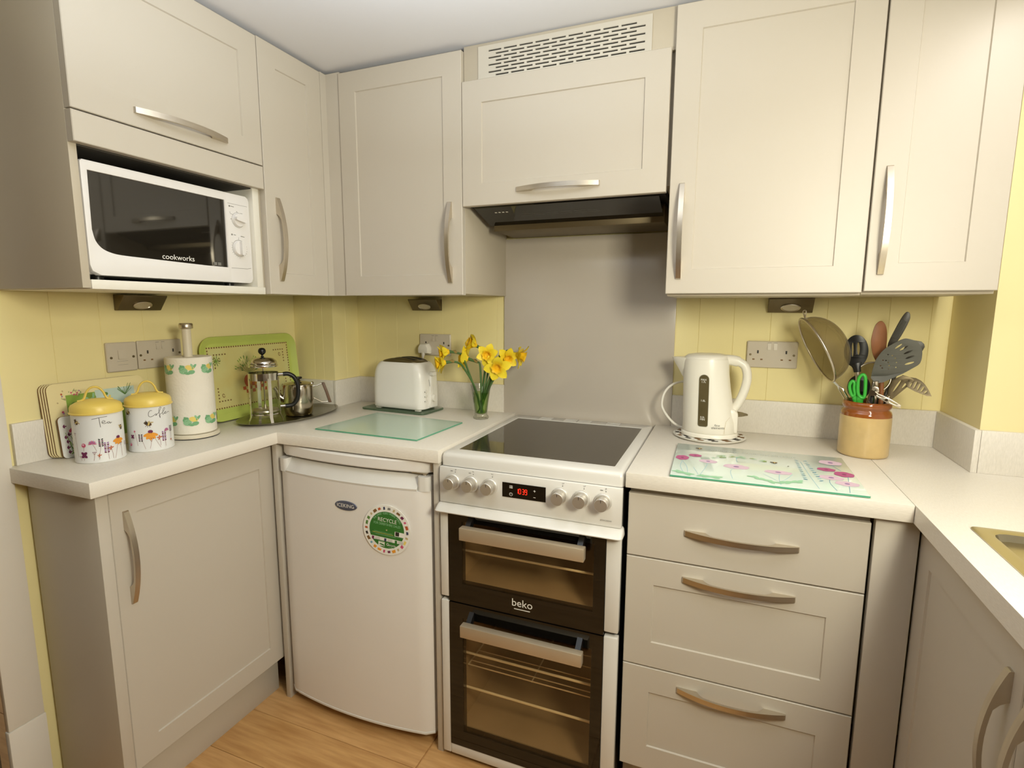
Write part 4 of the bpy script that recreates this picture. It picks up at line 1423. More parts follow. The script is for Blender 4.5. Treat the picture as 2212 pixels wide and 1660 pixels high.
for (u, v) in ((0.012, 0.082), (0.024, 0.068), (0.02, 0.06), (0.030, 0.062), (0.012, 0.054), (0.015, 0.042), (0.014, 0.027), (0.016, 0.015), (0.028, 0.072), (0.036, 0.066)):
    for k in range(3):
        d_.disc(y0 + u + 0.002 * math.cos(k * 2.1), v + 0.002 * math.sin(k * 2.1), 0.0036, 0.0017, P_plum if u < 0.022 else P_pink, k * 1.1, 8)
d_.build('picture', F, fa_, lift=0.0002, step=0.000005)

# kitchen roll
RC = (-0.777, -0.709)
n_, lat_ = frame_to_cam(*RC)
t = thing('kitchen_roll_holder', 'cream kitchen roll holder with steel top knob', 'roll holder', (RC[0], RC[1], ZW))
finish('base', MB().lathe([(0.066, ZW), (0.0675, ZW + 0.001), (0.0675, ZW + 0.003)], RC, 48), M_blk, t)
finish('base_plate', MB().lathe([(0.0685, ZW + 0.003), (0.0695, ZW + 0.005), (0.0695, ZW + 0.011), (0.067, ZW + 0.0135), (0.0001, ZW + 0.014)], RC, 48), M_cream, t)
finish('pole', MB().lathe([(0.0122, ZW + 0.014), (0.0122, 1.247)], RC, 24), M_cream, t)
finish('knob', MB().lathe([(0.0122, 1.2472), (0.0180, 1.249), (0.0186, 1.2505), (0.0186, 1.261), (0.0165, 1.2642), (0.0001, 1.2650)], RC, 32), M_steel, t)
t = thing('kitchen_roll', 'white kitchen paper roll printed with lemons and green leaves', 'kitchen roll', (RC[0], RC[1], ZW + 0.0145))
pr = finish('paper', MB().lathe([(0.0205, 0.9396), (0.0595, 0.9396), (0.0620, 0.942), (0.0622, 1.050), (0.0620, 1.163), (0.0600, 1.1655), (0.0205, 1.1655), (0.0205, 0.9396)], RC, 64, cap=False), M_paper, t)
d_ = Decal()
for zc in (1.1315, 0.9800):
    for k in range(-3, 4):
        u = k * 0.0575 - 0.003
        for (a, b, ra, rb_, m, ro) in ((-0.016, 0.006, 0.009, 0.006, P_green, 0.6), (-0.012, -0.003, 0.011, 0.0095, P_green2, 0.0), (0.0155, 0.009, 0.009, 0.0035, P_green, 0.9), (0.010, 0.012, 0.006, 0.003, P_green2, 2.0),
                                       (0.004, 0.006, 0.0115, 0.0075, P_lemon, -0.3), (0.008, -0.007, 0.009, 0.006, P_green, 0.2), (-0.003, -0.010, 0.008, 0.004, P_green, -0.2), (-0.018, 0.012, 0.003, 0.002, P_green, 0)):
            d_.disc(u + a, zc + b, ra, rb_, m, ro, 12)
d_.build('lemon_print', cyl_map(RC[0], RC[1], 0.0622, math.atan2(-n_.y, -n_.x)), pr)

# big lime green tray leaning in the corner
a_ = math.asin(0.085)
FT = lambda u, v, n: Vec((-0.862 + n * math.cos(a_) - v * math.sin(a_), u, ZW + 0.002 + v * math.cos(a_) + n * math.sin(a_)))
ty0, ty1, th_ = -0.597, -0.178, 0.287
t = thing('tray', 'large lime green tray with cream printed panel leaning in the corner', 'tray', FT(-0.39, 0, 0))
rg = []
for i, n__ in ((0.0, 0.010), (0.002, 0.0125), (0.005, 0.011), (0.018, 0.002), (0.024, 0.0), (0.024, 0.0)):
    rg.append([FT(a, b, n__) for a, b in rrect(ty0 + i, ty1 - i, i, th_ - i, 0.050 - i * 0.7, 8)])
rg2 = [[FT(a, b, n__) for a, b in rrect(ty0 + i, ty1 - i, i, th_ - i, 0.050 - i * 0.7, 8)] for i, n__ in ((0.024, -0.003), (0.016, -0.001), (0.0, 0.0075))]
finish('tray_shell', MB().loft([rg2[0], rg2[1], rg2[2]] + rg), M_green, t, angle=40)
d_ = Decal()
py0, py1, pz0, pz1 = -0.566, -0.214, 0.042, 0.252
d_.rect(py0, py1, pz0, pz1, M_board_print)
n = 37
for k in range(n):
    u = py0 + 0.003 + (py1 - py0 - 0.006) * k / (n - 1)
    for v in (pz0 + 0.002, pz1 - 0.002):
        d_.rect(u - 0.0026, u + 0.0026, v - 0.0024, v + 0.0024, P_brown)
n = 22
for k in range(1, n - 1):
    v = pz0 + 0.002 + (pz1 - pz0 - 0.004) * k / (n - 1)
    for u in (py0 + 0.003, py1 - 0.003):
        d_.rect(u - 0.0024, u + 0.0024, v - 0.0026, v + 0.0026, P_brown)
for (cu, su) in ((py0 + 0.026, 1), (py1 - 0.026, -1)):
    for (cv_, sv_) in ((pz0 + 0.026, 1), (pz1 - 0.026, -1)):
        for k in range(5):
            d_.rect(cu + su * k * 0.011 - 0.0026, cu + su * k * 0.011 + 0.0026, cv_ - 0.0022, cv_ + 0.0022, P_brown)
            if k:
                d_.rect(cu - 0.0022, cu + 0.0022, cv_ + sv_ * k * 0.011 - 0.0026, cv_ + sv_ * k * 0.011 + 0.0026, P_brown)
        if su * sv_ == 1 or True:
            d_.line(ell(cu + su * 0.018, cv_ + sv_ * 0.018, 0.004, 0.006, 15, 0.3, 0, 360), 0.0022, P_brown)
random.seed(5)
for i in range(46):
    a = random.uniform(0.2, 2.9)
    rr_ = random.uniform(0.03, 0.062)
    d_.disc(-0.405 + rr_ * math.cos(a), 0.155 + rr_ * math.sin(a), 0.0048, 0.0016, P_grass2 if i % 2 else P_grass, a, 8)
for i in range(9):
    d_.line([(-0.405, 0.150), (-0.405 + 0.05 * math.cos(0.3 + i * 0.3), 0.155 + 0.05 * math.sin(0.3 + i * 0.3))], 0.0010, P_grass2)
d_.disc(-0.415, 0.125, 0.017, 0.022, P_rust).disc(-0.37, 0.125, 0.017, 0.022, P_rust).disc(-0.392, 0.122, 0.016, 0.018, P_orange)
for i in range(8):
    for j in range(3):
        if (i + j) % 2:
            d_.rect(-0.44 + i * 0.013, -0.427 + i * 0.013, 0.082 + j * 0.012, 0.094 + j * 0.012, P_rust)
for i in range(10):
    d_.line([(-0.535, 0.205), (-0.535 + 0.018 * math.cos(i * 0.63), 0.205 + 0.018 * math.sin(i * 0.63))], 0.002, P_grass if i % 2 else P_grass2)
d_.build('tray_print', FT, t, lift=0.0004, step=0.000005)

# oval steel tray with the cafetiere and the teapot
OC = (-0.730, -0.367)
t = thing('oval_tray', 'oval stainless steel tray under the cafetiere and teapot', 'tray', (OC[0], OC[1], ZW))


def ov(s, z, d=0.0):
    return [(OC[0] + (0.119 * s + d) * math.cos(2 * PI * i / 56), OC[1] + (0.208 * s + d) * math.sin(2 * PI * i / 56), z) for i in range(56)]


finish('tray_dish', MB().loft([ov(0.80, ZW + 0.0003), ov(0.84, ZW + 0.002), ov(1, ZW + 0.0095), ov(1, ZW + 0.0110, 0.001), ov(1, ZW + 0.0112, -0.002), ov(0.85, ZW + 0.0045), ov(0.80, ZW + 0.003)]),
       mat('tray_steel', (150, 144, 124), 0.22, 1.0), t, angle=50)
ZT0 = ZW + 0.003
CC = (-0.715, -0.493)
n_, lat_ = frame_to_cam(*CC)
t = thing('cafetiere', 'glass cafetiere with chrome frame, black handle and raised plunger', 'cafetiere', (CC[0], CC[1], ZT0))
finish('glass_beaker', MB().lathe([(0.0001, 0.944), (0.040, 0.944), (0.0445, 0.949), (0.0450, 1.085), (0.0462, 1.099), (0.0442, 1.0985), (0.0432, 1.085), (0.0428, 0.951), (0.039, 0.9465), (0.0001, 0.9465)], CC, 40, cap=False), M_glass, t)
fm = MB()
for z0, z1 in ((1.073, 1.0965), (0.9585, 0.9625)):
    fm.lathe([(0.0462, z0), (0.0474, z0), (0.0474, z1), (0.0462, z1), (0.0462, z0)], CC, 40, cap=False)
each('frame_band', fm, M_chrome, t)
for k in range(4):
    a = math.atan2(lat_.y, lat_.x) + R(20 + 90 * k + (0))
    er, et = Vec((math.cos(a), math.sin(a), 0)), Vec((-math.sin(a), math.cos(a), 0))
    c0 = Vec((CC[0], CC[1], 0))
    path = [(0.0472, 1.080, 0.0055), (0.0472, 0.975, 0.0055), (0.0475, 0.950, 0.005), (0.0545, 0.934, 0.0045), (0.0545, ZT0 + 0.0006, 0.004)]
    path = [(r_, max(z, ZT0 + 0.0004), w_) for r_, z, w_ in path]
    rings = [[c0 + er * (r_ + dr_) + et * (w_ * sg) + Vec((0, 0, z)) for dr_, sg in ((0, -1), (0, 1), (0.0011, 1), (0.0011, -1))] for r_, z, w_ in path]
    finish('leg', MB().loft(rings), M_chrome, t)
c0 = Vec((CC[0], CC[1], 0))
hp = smooth_path([c0 + lat_ * u + Vec((0, 0, v)) for u, v in ((0.060, 1.0885), (0.076, 1.0885), (0.093, 1.078), (0.1035, 1.055), (0.105, 1.028), (0.099, 0.998), (0.083, 0.9815), (0.062, 0.9795))], 6)
hd = finish('handle', MB().tube(hp, 0.0072, 12), M_blk, t)
fc = MB()
for z in (1.0885, 0.9795):
    fc.tube([c0 + lat_ * 0.0465 + Vec((0, 0, z)), c0 + lat_ * 0.062 + Vec((0, 0, z))], 0.0058, 12)
each('handle_ferrule', fc, M_chrome, hd)
pg = finish('lid', MB().lathe([(0.0455, 1.1165), (0.0465, 1.119), (0.0465, 1.1225), (0.044, 1.125), (0.0445, 1.128), (0.042, 1.136), (0.033, 1.1435), (0.020, 1.1475), (0.009, 1.1485), (0.0001, 1.1486)], CC, 40), M_chrome, t, angle=50)
finish('plunger_rod', MB().lathe([(0.0021, 0.974), (0.0021, 1.156)], CC, 10), M_chrome, pg)
finish('plunger_knob', MB().lathe([(0.006, 1.1486), (0.003, 1.152), (0.0035, 1.156), (0.0085, 1.159), (0.0115, 1.164), (0.0120, 1.168), (0.0110, 1.173), (0.0075, 1.1775), (0.0001, 1.179)], CC, 24), M_blk, pg, angle=60)
finish('plunger_disc', MB().lathe([(0.004, 0.989), (0.006, 0.976), (0.040, 0.974), (0.0418, 0.972), (0.0418, 0.9665), (0.038, 0.966), (0.0001, 0.966)], CC, 40), M_steel, pg, angle=50)
TC = (-0.712, -0.345)
n_, lat_ = frame_to_cam(*TC)
c0 = Vec((TC[0], TC[1], 0))
t = thing('teapot', 'small stainless steel teapot with a wooden handle', 'teapot', (TC[0], TC[1], ZT0))
M_tp = mat('teapot_steel', (190, 182, 165), 0.16, 1.0)
finish('body', MB().lathe([(0.042, ZT0 + 0.0004), (0.046, ZT0 + 0.003), (0.0505, 0.955), (0.0515, 0.985), (0.0515, 1.020), (0.0500, 1.033), (0.0480, 1.0385)], TC, 48), M_tp, t, angle=50)
lid = finish('lid', MB().lathe([(0.0485, 1.0386), (0.0490, 1.0405), (0.046, 1.0425), (0.030, 1.0465), (0.012, 1.0490), (0.0001, 1.0495)], TC, 40), M_tp, t, angle=50)
finish('lid_knob', MB().lathe([(0.0105, 1.0495), (0.0075, 1.0535), (0.0075, 1.0560), (0.0155, 1.0590), (0.0160, 1.0620), (0.0145, 1.0650), (0.0001, 1.0658)], TC, 28), M_blk, lid)
hb = MB()
A = lambda u, v, o_=0: c0 + lat_ * u + Vec((0, 0, v)) + n_ * o_
hb.tube([A(0.044, 1.037), A(0.052, 1.0405)], 0.004, 8).tube([A(0.050, 1.042, -0.006), A(0.050, 1.042, 0.006)], 0.0036, 10)
hb.tube([A(0.0505, 1.028), A(0.066, 1.031), A(0.078, 1.036), A(0.089, 1.0375)], 0.0022, 8)
hb.tube([A(0.0515, 0.985), A(0.080, 0.968), A(0.102, 0.969)], 0.0022, 8)
each('handle_bracket', hb, M_tp, t)
finish('handle', MB().loft([[A(u + a, z, b) for a, b in ((-0.0055, -0.006), (0.0055, -0.006), (0.0055, 0.006), (-0.0055, 0.006))] for u, z in ((0.0855, 1.0405), (0.097, 1.005), (0.1075, 0.966))]), M_woodh, t, bevel=0.002)
sp_ = MB()
sp_.tube([A(-0.045, 0.985, -0.004), A(-0.062, 0.998, -0.006), A(-0.070, 1.018, -0.008), A(-0.077, 1.032, -0.01)], [0.013, 0.0105, 0.008, 0.007], 14)
finish('spout', sp_, M_tp, t)

# green glass worktop saver in front of the toaster
qd = [(-0.4907, -0.5115), (-0.1128, -0.5180), (-0.1010, -0.2480), (-0.4647, -0.2194)]
t = thing('worktop_saver', 'pale green glass worktop saver in front of the toaster', 'chopping board', (-0.29, -0.37, ZW))
zb_ = ZW + 0.0012
finish('pane', MB().add([(x, y, zb_ + 0.0042) for x, y in qd], [(0, 1, 2, 3)]), M_mint, t)
em = MB()
em.add([(x, y, z) for z in (zb_, zb_ + 0.0042) for x, y in qd], [(i, (i + 1) % 4, 4 + (i + 1) % 4, 4 + i) for i in range(4)])
finish('edge', em, M_mint_e, t)
pf = MB()
for x, y in ((-0.465, -0.49), (-0.13, -0.495), (-0.12, -0.27), (-0.445, -0.245)):
    pf.lathe([(0.006, ZW), (0.006, zb_)], (x, y), 10)
each('pad', pf, M_glass, t)

# glass mat and toaster
MT = Mat.Translation((-0.420, -0.095, 0)) @ Mat.Rotation(R(-4), 4, 'Z')
sh_ = rrect(-0.160, 0.135, -0.079, 0.068, 0.022, 6)
single('glass_mat', MB().loft([[MT @ Vec((a * s, b * s, z)) for a, b in sh_] for s, z in ((0.99, ZW + 0.0003), (1, ZW + 0.002), (1, ZW + 0.006), (0.99, ZW + 0.0075))]), M_gmat,
       'dark green glass mat under the toaster', 'glass mat', (-0.42, -0.085, ZW), angle=50)
TZ = ZW + 0.0078
t = thing('toaster', 'white two-slice toaster with rounded shoulders on a glass mat', 'toaster', (-0.42, -0.087, TZ))
MTm = MT
MT = MT @ Mat.Diagonal((1, 0.84, 1, 1))
prof = [(0.112, 0.072, 0.0055), (0.1155, 0.0755, 0.008), (0.1160, 0.0762, 0.03), (0.1155, 0.0758, 0.08), (0.1130, 0.0745, 0.125), (0.1095, 0.0725, 0.145), (0.1035, 0.0690, 0.160), (0.0960, 0.0640, 0.171), (0.0880, 0.0600, 0.1775)]
rings = [[MT @ Vec((a, b, TZ + z)) for a, b in rrect(-hx, hx, -hy, hy, min(0.034, hy * 0.45), 7)] for hx, hy, z in prof]
finish('body', MB().loft(rings), M_toast, t, angle=50)
ar = []
for k in range(17):
    x = -0.088 + 0.176 * k / 16
    z = TZ + 0.1765 + 0.0165 * (1 - (x / 0.09) ** 2)
    yw = 0.0575 * math.sqrt(max(0.05, 1 - (abs(x) / 0.096) ** 4))
    ar.append([MT @ Vec((x, y_, zz)) for y_, zz in ((-yw, TZ + 0.172), (-yw, z - 0.003), (-yw + 0.005, z), (yw - 0.005, z), (yw, z - 0.003), (yw, TZ + 0.172))])
tp = finish('top_panel', MB().loft(ar), mat('toaster_top_metal', (112, 100, 70), 0.35, 0.7), t, angle=50)
sl_ = MB()
for y_ in (-0.022, 0.022):
    for k in range(14):
        x0, x1 = -0.062 + 0.124 * k / 14, -0.062 + 0.124 * (k + 1) / 14
        z0, z1 = (TZ + 0.1772 + 0.0165 * (1 - (x / 0.09) ** 2) for x in (x0, x1))
        sl_.add([MT @ Vec(p_) for p_ in ((x0, y_ - 0.013, z0), (x1, y_ - 0.013, z1), (x1, y_ + 0.013, z1), (x0, y_ + 0.013, z0))], [(0, 1, 2, 3)])
for q_ in (0, 1):
    p_ = MB()
    for f_ in range(14 * q_, 14 * q_ + 14):
        p_.add([sl_.v[i_] for i_ in sl_.f[f_]], [(0, 1, 2, 3)])
    finish('bread_slot', p_, M_dark_in, tp, weld=True)
def TE(u, v, n):      # right-hand end of the toaster: u across, v up
    z = v
    hx = 0.116 if z < 0.08 else 0.116 - 0.0065 * ((z - 0.08) / 0.065) ** 1.6
    return MT @ Vec((hx + n, u, TZ + z))
lv = MB()
lv.loft([[TE(u, v, n__) for u, v in ((-0.009, 0.130), (0.019, 0.130), (0.021, 0.143), (-0.011, 0.143))] for n__ in (0.001, 0.017, 0.020)])
finish('lever', lv, M_white, t, bevel=0.002)
cs = MB()
cs.loft([[TE(u, v, n__) for u, v in ((-0.018, 0.012), (0.016, 0.012), (0.013, 0.125), (-0.004, 0.128))] for n__ in (-0.0005, 0.0045, 0.006)])
finish('lever_guide', cs, M_toast, t, bevel=0.002)
d_ = Decal()
d_.line([(-0.013, 0.126), (-0.0105, 0.090)], 0.0022, P_dark)
for v in (0.072, 0.0545, 0.037):
    d_.disc(-0.050, v, 0.0024, 0.0024, P_grey)
d_.line([(0.0245, 0.030), (0.0245, 0.043)], 0.0012, P_dark).text('Russell', 0.0345, 0.0415, 0.0048, P_dark).text('Hobbs', 0.0345, 0.0350, 0.0048, P_dark)
d_.build('end_print', TE, t)
bt = MB()
for v in (0.0725, 0.0555, 0.0385):
    bt.loft([[TE(-0.039 + r_ * math.cos(2 * PI * i / 16), v + r_ * math.sin(2 * PI * i / 16), n__) for i in range(16)] for r_, n__ in ((0.0062, 0.0), (0.006, 0.0022), (0.005, 0.003))])
each('button', bt, M_white, t)
finish('browning_dial', MB().loft([[TE(0.004 + r_ * math.cos(2 * PI * i / 24), 0.0455 + r_ * math.sin(2 * PI * i / 24), n__) for i in range(24)] for r_, n__ in ((0.0145, 0.005), (0.0135, 0.014), (0.012, 0.0155))]), M_white, t)
ft = MB()
for x in (-0.09, 0.09):
    for y_ in (-0.058, 0.058):
        ft.loft([[MT @ Vec((x + a * 0.011, y_ + b * 0.007, TZ + z)) for a, b in ((-1, -1), (1, -1), (1, 1), (-1, 1))] for z in (0.0002, 0.0058)])
each('foot', ft, M_white, t)

MT = MTm

# ------------------------------------------------------------------ vase of daffodils
VC = (-0.080, -0.145)
n_, lat_ = frame_to_cam(*VC)
v0 = Vec((VC[0], VC[1], 0))
t = thing('vase', 'small clear glass vase holding daffodils beside the cooker', 'vase', (VC[0], VC[1], ZW))
def flute(prof, amp):
    out = []
    for r_, z, a in prof:
        out.append([(VC[0] + (r_ * (1 + amp * a * math.cos(10 * th))) * math.cos(th), VC[1] + (r_ * (1 + amp * a * math.cos(10 * th))) * math.sin(th), z) for th in [2 * PI * i / 60 for i in range(60)]])
    return out
finish('glass', MB().loft(flute([(0.0250, ZW + 0.0003, 1), (0.0270, ZW + 0.003, 1), (0.0262, ZW + 0.008, 1), (0.0222, ZW + 0.014, 0.6), (0.0225, ZW + 0.022, 0.4), (0.0262, ZW + 0.055, 0.3), (0.0320, ZW + 0.095, 0.1), (0.0362, ZW + 0.1195, 0), (0.0362, ZW + 0.1205, 0),
                                 (0.0345, ZW + 0.1205, 0), (0.0302, ZW + 0.095, 0), (0.0242, ZW + 0.055, 0), (0.0205, ZW + 0.022, 0), (0.0160, ZW + 0.0185, 0)], 0.05)), M_vase, t, angle=60)
finish('water', MB().lathe([(0.0155, ZW + 0.0190), (0.0200, ZW + 0.0225), (0.0238, ZW + 0.055), (0.0296, ZW + 0.094), (0.0001, ZW + 0.0941)], VC, 40), M_water, t)
for k in range(7):
    a_, b_ = 2 * PI * k / 7, 2 * PI * k / 7 + 2.2
    finish('cut_leaf', MB().tube([(VC[0] + 0.012 * math.cos(a_), VC[1] + 0.012 * math.sin(a_), ZW + 0.022), (VC[0] + 0.010 * math.cos(b_), VC[1] + 0.010 * math.sin(b_), ZW + 0.048 + 0.004 * (k % 3)), (VC[0] + 0.014 * math.cos(b_), VC[1] + 0.014 * math.sin(b_), ZW + 0.062 + 0.008 * (k % 3))], [0.0032, 0.003, 0.001], 8), M_leafw, t)
ME_PET = {}


def petal_mesh(L, W):
    k = (round(L, 3), round(W, 3))
    if k not in ME_PET:
        mb = MB()
        st = [0, 0.2, 0.45, 0.7, 0.88, 1.0]
        ws = [0.30, 0.72, 1.0, 0.86, 0.5, 0.06]
        rows_ = []
        for s, wv in zip(st, ws):
            up = 0.16 * math.sin(s * PI * 0.9) * L
            rows_.append([(s * L, -wv * W / 2, up + 0.0022), (s * L, 0, up), (s * L, wv * W / 2, up + 0.0022)])
        vs = [p_ for r_ in rows_ for p_ in r_]
        fs = []
        for i in range(len(rows_) - 1):
            for j in range(2):
                fs.append((i * 3 + j, i * 3 + j + 1, i * 3 + j + 4, i * 3 + j + 3))
        m_ = len(vs)
        vs2 = [(x, y, z - 0.0006) for x, y, z in vs]
        mb.add(vs + vs2, fs + [tuple(m_ + q_ for q_ in reversed(f)) for f in fs])
        ME_PET[k] = mesh_of(mb, M_petal, 'petal', angle=80)
    return ME_PET[k]


def W3(lat, out, z):      # out = towards the room (mm), lat to the right (mm), z above the floor (mm)
    return v0 + lat_ * (lat / 1000) - n_ * (out / 1000) + Vec((0, 0, z / 1000))


random.seed(11)


def daffodil(label, c, d, neck, mids, rim, foot, PL, CLn, CR, open_=0.9, skip=()):
    """c: where the petals meet; d: direction of the trumpet (lat, out, up)"""
    B = W3(*c)
    D = (lat_ * d[0] - n_ * d[1] + Vec((0, 0, d[2]))).normalized()
    t = thing('daffodil', label, 'flower', W3(*foot), 'yellow daffodils in the glass vase')
    rot = D.to_track_quat('Z', 'Y').to_matrix().to_4x4()
    Mb = Mat.Translation(B) @ rot
    me = petal_mesh(PL, PL * 0.74)
    for k in range(6):
        if k in skip:
            continue
        tilt_ = R(8 + (6 if k % 2 else -6) + random.uniform(-12, 12)) + (1 - open_) * 1.0
        M_ = Mb @ Mat.Rotation(R(60 * k + random.uniform(-9, 9) + 15), 4, 'Z') @ Mat.Translation((0.003, 0, 0.0008 * (k % 2))) @ Mat.Rotation(-tilt_, 4, 'Y')
        inst(me, 'petal', t, M_)
    rg = []
    for s, rr_ in ((0, 0.45), (0.12, 0.58), (0.4, 0.66), (0.7, 0.76), (0.9, 0.92), (1.0, 1.10)):
        rg.append([Mb @ Vec(((CR * rr_ * (1 + (0.12 * math.sin(7 * a) if s > 0.85 else 0.02 * math.sin(7 * a)))) * math.cos(a), (CR * rr_ * (1 + (0.12 * math.sin(7 * a) if s > 0.85 else 0))) * math.sin(a), s * CLn)) for a in [2 * PI * i / 28 for i in range(28)]])
    for s, rr_ in ((0.97, 0.98), (0.7, 0.68), (0.25, 0.5)):
        rg.append([Mb @ Vec((CR * rr_ * math.cos(a), CR * rr_ * math.sin(a), s * CLn)) for a in [2 * PI * i / 28 for i in range(28)]])
    finish('trumpet', MB().loft(rg), M_corona, t, angle=60)
    N = W3(*neck)
    # green tube from the petals back to the neck, then the papery sheath
    mid_ = (B * 0.55 + N * 0.45) - D * 0.002
    finish('flower_tube', MB().tube([B + D * 0.002, mid_, N], [0.0062, 0.0044, 0.0034], 10), M_spathe if False else M_stem, t)
    sd = MB()
    a_, b_ = N.copy(), B * 0.6 + N * 0.4
    up_ = Vec((0, 0, 0.004))
    sd.tube([a_, a_ * 0.6 + b_ * 0.4 + up_ * 0.8, b_ + up_], [0.0042, 0.0062, 0.0012], 8)
    finish('sheath', sd, M_spathe, t, angle=60)
    path = smooth_path([N] + [W3(*m_) for m_ in mids] + [W3(*rim), W3(*foot)], 6)
    finish('stem', MB().tube(path, 0.0035, 8), M_stem, t)


daffodil('upper of two daffodils drooping over the toaster', (-108, 12, 1163), (-1, 0.18, -0.12), (-83, 6, 1158), [(-72, 5, 1155), (-62, 4, 1143)], (-25, 4, 1043), (6, 8, 948), 0.0430, 0.0350, 0.0160, 0.42)
daffodil('lower of two daffodils drooping over the toaster', (-120, 22, 1127), (-0.97, 0.22, -0.16), (-92, 16, 1128), [(-76, 14, 1124), (-60, 10, 1108)], (-22, 12, 1040), (4, 12, 948), 0.0430, 0.0350, 0.0165, 0.48)
daffodil('daffodil seen from behind on a short upright stem', (-42, -6, 1136), (-0.86, -0.35, 0.12), (-12, -2, 1124), [(-3, -1, 1116)], (1, 4, 1043), (2, 2, 947), 0.0460, 0.0320, 0.0160, 0.75)
daffodil('topmost daffodil, a half-open bloom pointing up', (-15, -14, 1181), (-0.80, 0.30, 0.42), (8, -10, 1168), [(16, -10, 1160), (17, -8, 1120)], (8, -6, 1043), (-4, -6, 948), 0.0440, 0.0350, 0.0150, 0.50)
daffodil('daffodil facing forward just above the largest bloom', (24, 14, 1151), (-0.18, 0.95, 0.04), (38, -6, 1156), [(36, -8, 1146), (28, -6, 1105)], (16, 2, 1043), (-6, 4, 947), 0.0398, 0.0238, 0.0151, 0.95)
daffodil('largest daffodil facing forward, lowest in the bunch', (58, 32, 1112), (-0.20, 0.95, -0.16), (62, 10, 1122), [(54, 4, 1118), (40, 4, 1090)], (22, 8, 1043), (-2, 8, 947), 0.0468, 0.0238, 0.0167, 1.00)
daffodil('daffodil facing forward in front of the outermost bloom', (90, 8, 1142), (0.22, 0.90, -0.22), (74, -8, 1152), [(66, -10, 1146), (48, -8, 1095)], (29, -2, 1043), (-8, -2, 948), 0.0398, 0.0238, 0.0146, 0.80)
daffodil('outermost daffodil leaning in front of the splashback', (122, 4, 1153), (0.93, 0.25, -0.28), (100, -2, 1163), [(86, -4, 1158), (58, -2, 1090)], (33, 6, 1043), (-9, 6, 948), 0.0500, 0.0350, 0.0170, 0.72)

# ------------------------------------------------------------------ kettle
KX, KY = 0.676, -0.122
single('trivet', MB().lathe([(0.098, ZW + 0.0003), (0.104, ZW + 0.003), (0.1055, ZW + 0.0055), (0.1045, ZW + 0.0065), (0.1, ZW + 0.0068), (0.0001, ZW + 0.0068)], (0.677, -0.117), 56),
       mat('trivet_ceramic', (214, 210, 198), 0.25), 'round patterned trivet plate under the kettle', 'trivet', (0.677, -0.117, ZW))
tv = bpy.data.objects['trivet']
d_ = Decal()
for ring in range(3):
    r0, r1 = 0.066 + ring * 0.0115, 0.0765 + ring * 0.0115
    nn_ = 22 + ring * 4
    for k in range(nn_):
        a0, a1 = 2 * PI * (k + 0.5 * ring) / nn_, 2 * PI * (k + 0.5 * ring + 0.86) / nn_
        d_.poly([(r0 * math.cos(a0), r0 * math.sin(a0)), (r0 * math.cos(a1), r0 * math.sin(a1)), (r1 * math.cos(a1), r1 * math.sin(a1)), (r1 * math.cos(a0), r1 * math.sin(a0))], [P_dark, P_white, P_brown, P_white][(k + ring) % 4])
LOC[tv] = Vec((0.677, -0.117, ZW))
d_.build('tile_print', lambda u, v, n: Vec((0.677 + u, -0.117 + v, ZW + 0.0068 + n)), tv, step=0.000002)
ZK = ZW + 0.0075
t = thing('kettle_stand', 'flat cream kettle stand on the patterned trivet', 'kettle stand', (KX, KY, ZK))


def el(cx, rx, ry, z, n=48, k=2.2):
    out = []
    for i in range(n):
        a = 2 * PI * i / n
        c_, s_ = math.cos(a), math.sin(a)
        out.append((KX + cx + rx * math.copysign(abs(c_) ** (2 / k), c_), KY + ry * math.copysign(abs(s_) ** (2 / k), s_), z))
    return out


finish('base_body', MB().loft([el(-0.0, 0.079, 0.070, ZK), el(0, 0.0815, 0.0725, ZK + 0.002), el(0, 0.081, 0.072, ZK + 0.010), el(0, 0.0775, 0.069, ZK + 0.0135)]), M_kettle, t, angle=50)
cd = smooth_path([(0.610, -0.090, 0.941), (0.585, -0.085, 0.942), (0.560, -0.088, 0.960), (0.537, -0.090, 0.990), (0.530, -0.088, 1.015), (0.538, -0.078, 1.050), (0.560, -0.055, 1.072), (0.595, -0.030, 1.080), (0.650, -0.018, 1.078), (0.70, -0.012, 1.06)], 7)
finish('cord', MB().tube(cd, 0.0037, 10), M_white, t)
t = thing('kettle', 'cream plastic jug kettle with a dark water gauge', 'kettle', (KX, KY, ZK + 0.014))
Z0 = ZK + 0.0142
kp = [(0.0, 0.0765, 0.068, Z0), (0.0, 0.0775, 0.069, Z0 + 0.002), (-0.001, 0.0765, 0.068, Z0 + 0.03), (-0.005, 0.0740, 0.066, 1.000), (-0.0095, 0.0705, 0.064, 1.040), (-0.0135, 0.0675, 0.062, 1.080), (-0.0170, 0.0655, 0.060, 1.120), (-0.0190, 0.0645, 0.059, 1.158), (-0.0190, 0.0630, 0.0575, 1.165)]


def kb_(z):
    for a, b in zip(kp[:-1], kp[1:]):
        if z <= b[3]:
            f = (z - a[3]) / (b[3] - a[3])
            return [a[i] + (b[i] - a[i]) * f for i in range(3)]
    return kp[-1][:3]


